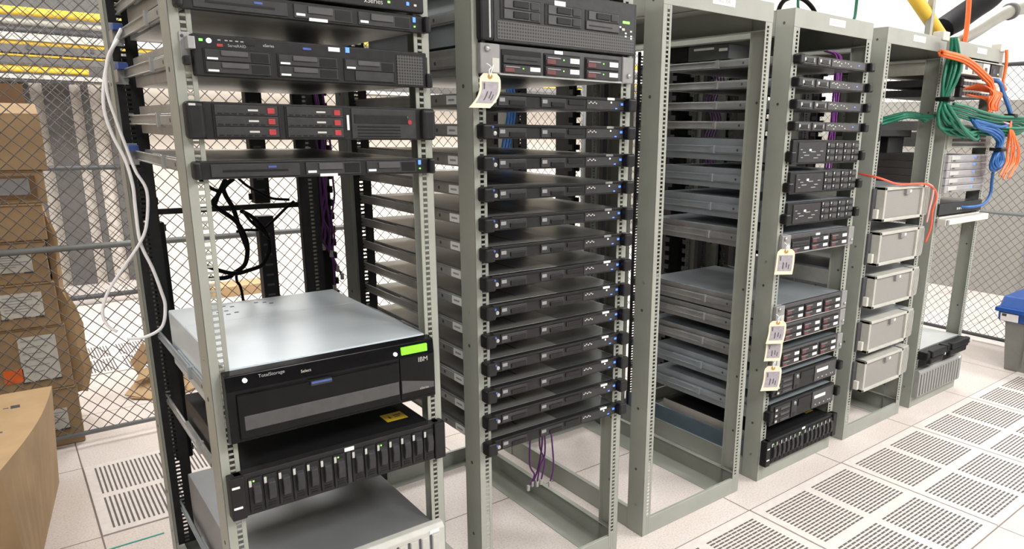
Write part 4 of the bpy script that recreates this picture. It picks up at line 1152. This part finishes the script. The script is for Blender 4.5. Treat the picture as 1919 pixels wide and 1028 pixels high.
# torn cardboard scrap in the passage
r = thing('cardboard_scrap', 'torn brown cardboard scrap on the floor beyond the fence', 'cardboard scrap', (.19, 2.52, 0))
m = MB()
m.face([(-.10,-.06,.02),(.02,-.20,.004),(.16,-.14,.03),(.20,.02,.05),(.10,.08,.09),(-.02,.05,.06)])
m.face([(.02,.0,.05),(.16,-.06,.06),(.22,.06,.16),(.12,.12,.20),(.04,.08,.17)])
m.face([(-.02,.06,.07),(.04,.05,.16),(.03,.14,.22),(-.04,.12,.13)])
m.face([(-.05,-.02,.06),(.05,-.06,.10),(.08,.03,.13),(.0,.05,.10)])
m.face([(.06,-.10,.05),(.14,-.12,.11),(.19,-.02,.12),(.10,-.02,.09)])
m.face([(-.08,-.10,.005),(.06,-.22,.002),(.22,-.12,.008),(.18,.05,.012),(.0,.06,.006)])
o = m.build('sheet', CARDLT, r); sd = o.modifiers.new('thickness', 'SOLIDIFY'); sd.thickness = .006
tag(MB().box(.93, 1.40, 4.42, 4.66, .001, .08).build('cardboard_box', CARDLT), 'low tan carton on the floor far behind, seen through the first rack', 'box')

# ------------------------------------------------------------------ far background behind the fence
tag(MB().box(.13, .30, 5.56, 5.598, 0, 1.62).build('cabinet', CABINET), 'tall grey cabinet column at the far wall, seen through the left fence', 'cabinet', 'tall cabinets at the far wall')
tag(MB().box(.375, .425, 5.56, 5.598, 0, 1.62).build('cabinet', CABINET, bevel=.003), 'narrow grey cabinet post at the far wall, right of the wide one', 'cabinet', 'tall cabinets at the far wall')
tag(MB().box(.53, .62, 5.56, 5.598, 0, 1.62).build('cabinet', CABINET, bevel=.003), 'grey cabinet post at the far wall beside the first rack', 'cabinet', 'tall cabinets at the far wall')
tag(MB().box(-.9, .045, 5.50, 5.598, 0, 1.60).build('cabinet', CABINET, bevel=.003), 'broad grey cabinet at the far wall behind the carton stack', 'cabinet', 'tall cabinets at the far wall')
def run(name, label, cat, z, rad, mat, y=5.1, x0=-4.5, x1=6.26, group=None):
    o = MB().cyl((x0, y, z), (x1, y, z), rad, 12).build(name, mat, None, smooth=True); return tag(o, label, cat, group)
run('cable_bundle', 'thick yellow cable run highest on the overhead trays behind the fence', 'cable', 2.065, .030, YELPIPE)
run('conduit_pipe', 'grey pipe just under the top yellow cable run', 'pipe', 1.990, .024, CONDUIT)
run('conduit_pipe', 'black pipe under the grey pipe behind the fence', 'pipe', 1.938, .026, RAILD)
r = thing('cable_tray', 'overhead pale grey tray behind the fence, middle level', 'cable tray', (0, 5.1, 1.87))
bx('side_rail', r, LTGREY, -4.5, 6.25, -.02, .0, .0, .050, .002); bx('side_rail', r, CABINET, -4.5, 6.25, -.02, .0, -.085, -.03, .002); bx('tray', r, CABINET, -4.5, 6.25, .0, .30, -.08, -.075)
for x in (-.35, .05, .43, .85): bx('hanger', r, INK, x, x+.018, -.026, .0, -.06, -.02)
run('cable_bundle', 'yellow cable run lying in the middle overhead tray', 'cable', 1.856, .026, YELPIPE, 5.12)
run('cable_bundle', 'thin yellow cable run between the two lower trays', 'cable', 1.770, .010, YELPIPE, 5.1)
r = thing('cable_tray', 'overhead grey tray behind the fence, lowest level', 'cable tray', (0, 5.1, 1.66))
bx('side_rail', r, CABINET, -4.5, 6.25, -.02, .0, .055, .095, .002); bx('side_rail', r, LTGREY, -4.5, 6.25, -.02, .0, -.05, -.02, .002); bx('tray', r, CABINET, -4.5, 6.25, .0, .30, -.05, -.045)
run('cable_bundle', 'yellow cable run in the lowest overhead tray', 'cable', 1.680, .026, YELPIPE, 5.12, -4.5, .40)
run('conduit_pipe', 'dark pipe below the lowest overhead tray', 'pipe', 1.600, .016, RAILD, 5.1, -4.5, .30)

# ------------------------------------------------------------------ overhead things at the right
r = thing('fibre_duct', 'yellow fibre duct coming down onto the fifth rack top', 'duct', (0,0,0))
MB().tube([(3.245,.12,1.748),(2.905,.12,1.905),(2.62,.12,2.03),(2.3,.12,2.15)], .029, 16).build('duct', YELPIPE, r, smooth=True)
MB().box(3.19, 3.28, .07, .17, H-.0, 1.765).build('outlet', YELPIPE, r, bevel=.004)
tag(MB().box(3.022, 3.048, .09, .116, H, 2.88).build('support_strut', CONDUIT, bevel=.002), 'grey vertical strut crossing the yellow duct', 'strut')
r = thing('cable_sleeve', 'wide black cable sleeve slanting up to the ceiling behind the yellow duct', 'cable sleeve', (0,0,0))
MB().tube(spline([(5.08,1.0,2.045),(5.165,1.0,2.082),(5.517,1.0,2.235),(5.85,1.0,2.38),(6.05,1.0,2.56),(6.15,1.0,2.86)], 6), .085, 14).build('sleeve', BLKC, r, smooth=True)
r = thing('conduit_pipe', 'grey conduit pipe bending along the upper right with a coupling', 'pipe', (0,0,0))
MB().tube(spline([(4.0,.5,1.79),(4.2,.5,1.861),(4.433,.5,1.936),(4.674,.5,2.027),(4.9,.5,2.100),(5.232,.5,2.165),(5.7,.5,2.20),(6.27,.5,2.22)], 6), .040, 16).build('pipe', CONDUIT, r, smooth=True)
MB().tube([(4.90,.5,2.10),(4.945,.5,2.111)], .052, 16).build('coupling', CABINET, r, smooth=True)
r = thing('cable_strap', 'orange cable dropping from the ceiling in front of the black sleeve', 'cable', (0,0,0))
MB().tube(spline([(3.98,.42,2.9),(4.02,.42,2.45),(4.10,.42,2.18),(4.153,.43,2.05),(4.19,.44,1.95),(4.21,.45,1.84),(4.21,.46,1.70)], 6), .014, 10).build('cable', ORANGE, r, smooth=True)
cable('power_cable', 'black cable arching over the top of the fourth rack', [(2.189,.3,H+.002),(2.20,.3,1.80),(2.235,.3,1.835),(2.299,.3,1.852),(2.374,.3,1.847),(2.446,.3,1.81),(2.47,.3,H+.004)], .009, BLKC)
cable('ground_wire', 'thin green wire rising above the fourth rack header', [(2.300,.25,H+.002),(2.304,.28,1.80),(2.32,.3,1.87),(2.33,.3,2.2),(2.33,.3,2.88)], .006, GREENC)
cable('ground_wire', 'thin green wire with black hook rising from the fifth rack corner', [(2.62,.28,H+.002),(2.705,.28,1.80),(2.72,.28,1.87),(2.71,.28,2.1),(2.71,.28,2.88)], .007, GREENC)

# ------------------------------------------------------------------ bin
r = thing('storage_bin', 'grey plastic bin with blue lid by the right fence', 'bin', (4.135, -.02, 0))
def ring(z, i, o=0): return [(i-o, -i+o, z)]
m = MB()
bw, bd, hb = .46, .58, .345
b0 = [(.03,-.03),(bw-.03,-.03),(bw-.03,-bd+.03),(.03,-bd+.03)]; b1 = [(.0,.0),(bw,.0),(bw,-bd),(.0,-bd)]
lo = [(x,y,.002) for x,y in b0]; hi = [(x,y,hb) for x,y in b1]
m.face(list(reversed(lo))); m.face(hi)
for k in range(4): m.face([lo[k], lo[(k+1)%4], hi[(k+1)%4], hi[k]])
m.build('tub', BINGREY, r, bevel=.012, seg=3)
mm = MB()
for q in (-.13, -.29, -.45): mm.box(-.002, .014, q-.004, q+.004, .05, .30)
mm.build('rib', BINGREY, r)
l = MB().prism([(.03, .285), (-.02, .295), (-.035, .370), (.02, .435), (bw-.02, .44), (bw+.035, .370), (bw+.02, .295), (bw-.03, .285)], 'y', -bd-.03, .03).build('lid', BINBLUE, r, bevel=.012, seg=3)
MB().box(-.05, -.025, -bd-.035, .036, .352, .376).box(-.05, bw+.04, .028, .042, .352, .376).build('lid_rim', BINBLUE, l, bevel=.004)
s = MB().face([(-.0338,.012,.327), (-.0290,.012,.300), (-.0290,-.082,.300), (-.0338,-.082,.327)]).face([(-.0345,.012,.327), (-.0345,-.082,.327), (-.0372,-.082,.345), (-.0372,.012,.345)]).build('label_sticker', WHITE, l, label='white address label')
MB().face([(-.0352,.004,.327), (-.0352,-.020,.327), (-.0380,-.020,.342), (-.0380,.004,.342)]).build('printing', INK, s)

# ------------------------------------------------------------------ light
def ceiling_light(x, y, label, power):
    r = thing('ceiling_light', label, 'ceiling light', (x, y, 2.9), 'ceiling light panels')
    MB().box(-.32, .32, -.62, .62, -.05, -.0005).build('frame', WALLW, r, bevel=.003)
    bx('diffuser', r, LAMP, -.29, .29, -.59, .59, -.056, -.049)
    ld = bpy.data.lights.new('panel_light', 'AREA'); ld.shape = 'RECTANGLE'; ld.size = .58; ld.size_y = 1.18; ld.energy = power
    ld.color = (1., .98, .955)
    lo = bpy.data.objects.new('panel_light', ld); COL.objects.link(lo); lo.parent = r; lo.location = (0, 0, -.06)
    return r
for i, x in enumerate((-.8, 1.2, 3.2, 5.2)):
    for j, (y, pw) in enumerate(((-2.5, 100), (1.1, 24), (4.1, 78))):
        if i == 3: pw *= 1.9
        if i == 0 and j < 2: pw *= .75
        ceiling_light(x, y, 'white ceiling light panel, %s in the %s line' % (['first','second','third','fourth'][i], ['front','middle','back'][j]), pw)
w = bpy.data.worlds.new('room_light'); S.world = w; w.use_nodes = True
w.node_tree.nodes['Background'].inputs[0].default_value = (1, .98, .95, 1); w.node_tree.nodes['Background'].inputs[1].default_value = .18

# ------------------------------------------------------------------ camera (shifted lens)
cam = bpy.data.cameras.new('camera'); co = bpy.data.objects.new('camera', cam); COL.objects.link(co)
f, px, py = 1320.9287, 1092.869, 564.7866
cam.sensor_width = 36; cam.sensor_fit = 'HORIZONTAL'; cam.lens = f/1919*36
cam.shift_x = -(px-959.5)/1919; cam.shift_y = (py-514)/1919
cam.clip_start = .05; cam.clip_end = 60
pitch, roll, yaw = 1.3299, .0168, -.6947
R = Matrix.Rotation(yaw, 3, 'Z') @ Matrix.Rotation(pitch, 3, 'X') @ Matrix.Rotation(roll, 3, 'Z')
co.matrix_world = Matrix.Translation((-.2648, -1.4908, 1.3325)) @ R.to_4x4()
S.camera = co
S.view_settings.view_transform = 'Standard'; S.view_settings.look = 'None'; S.view_settings.gamma = 1; S.view_settings.use_curve_mapping = False
S.view_settings.exposure = -0.35
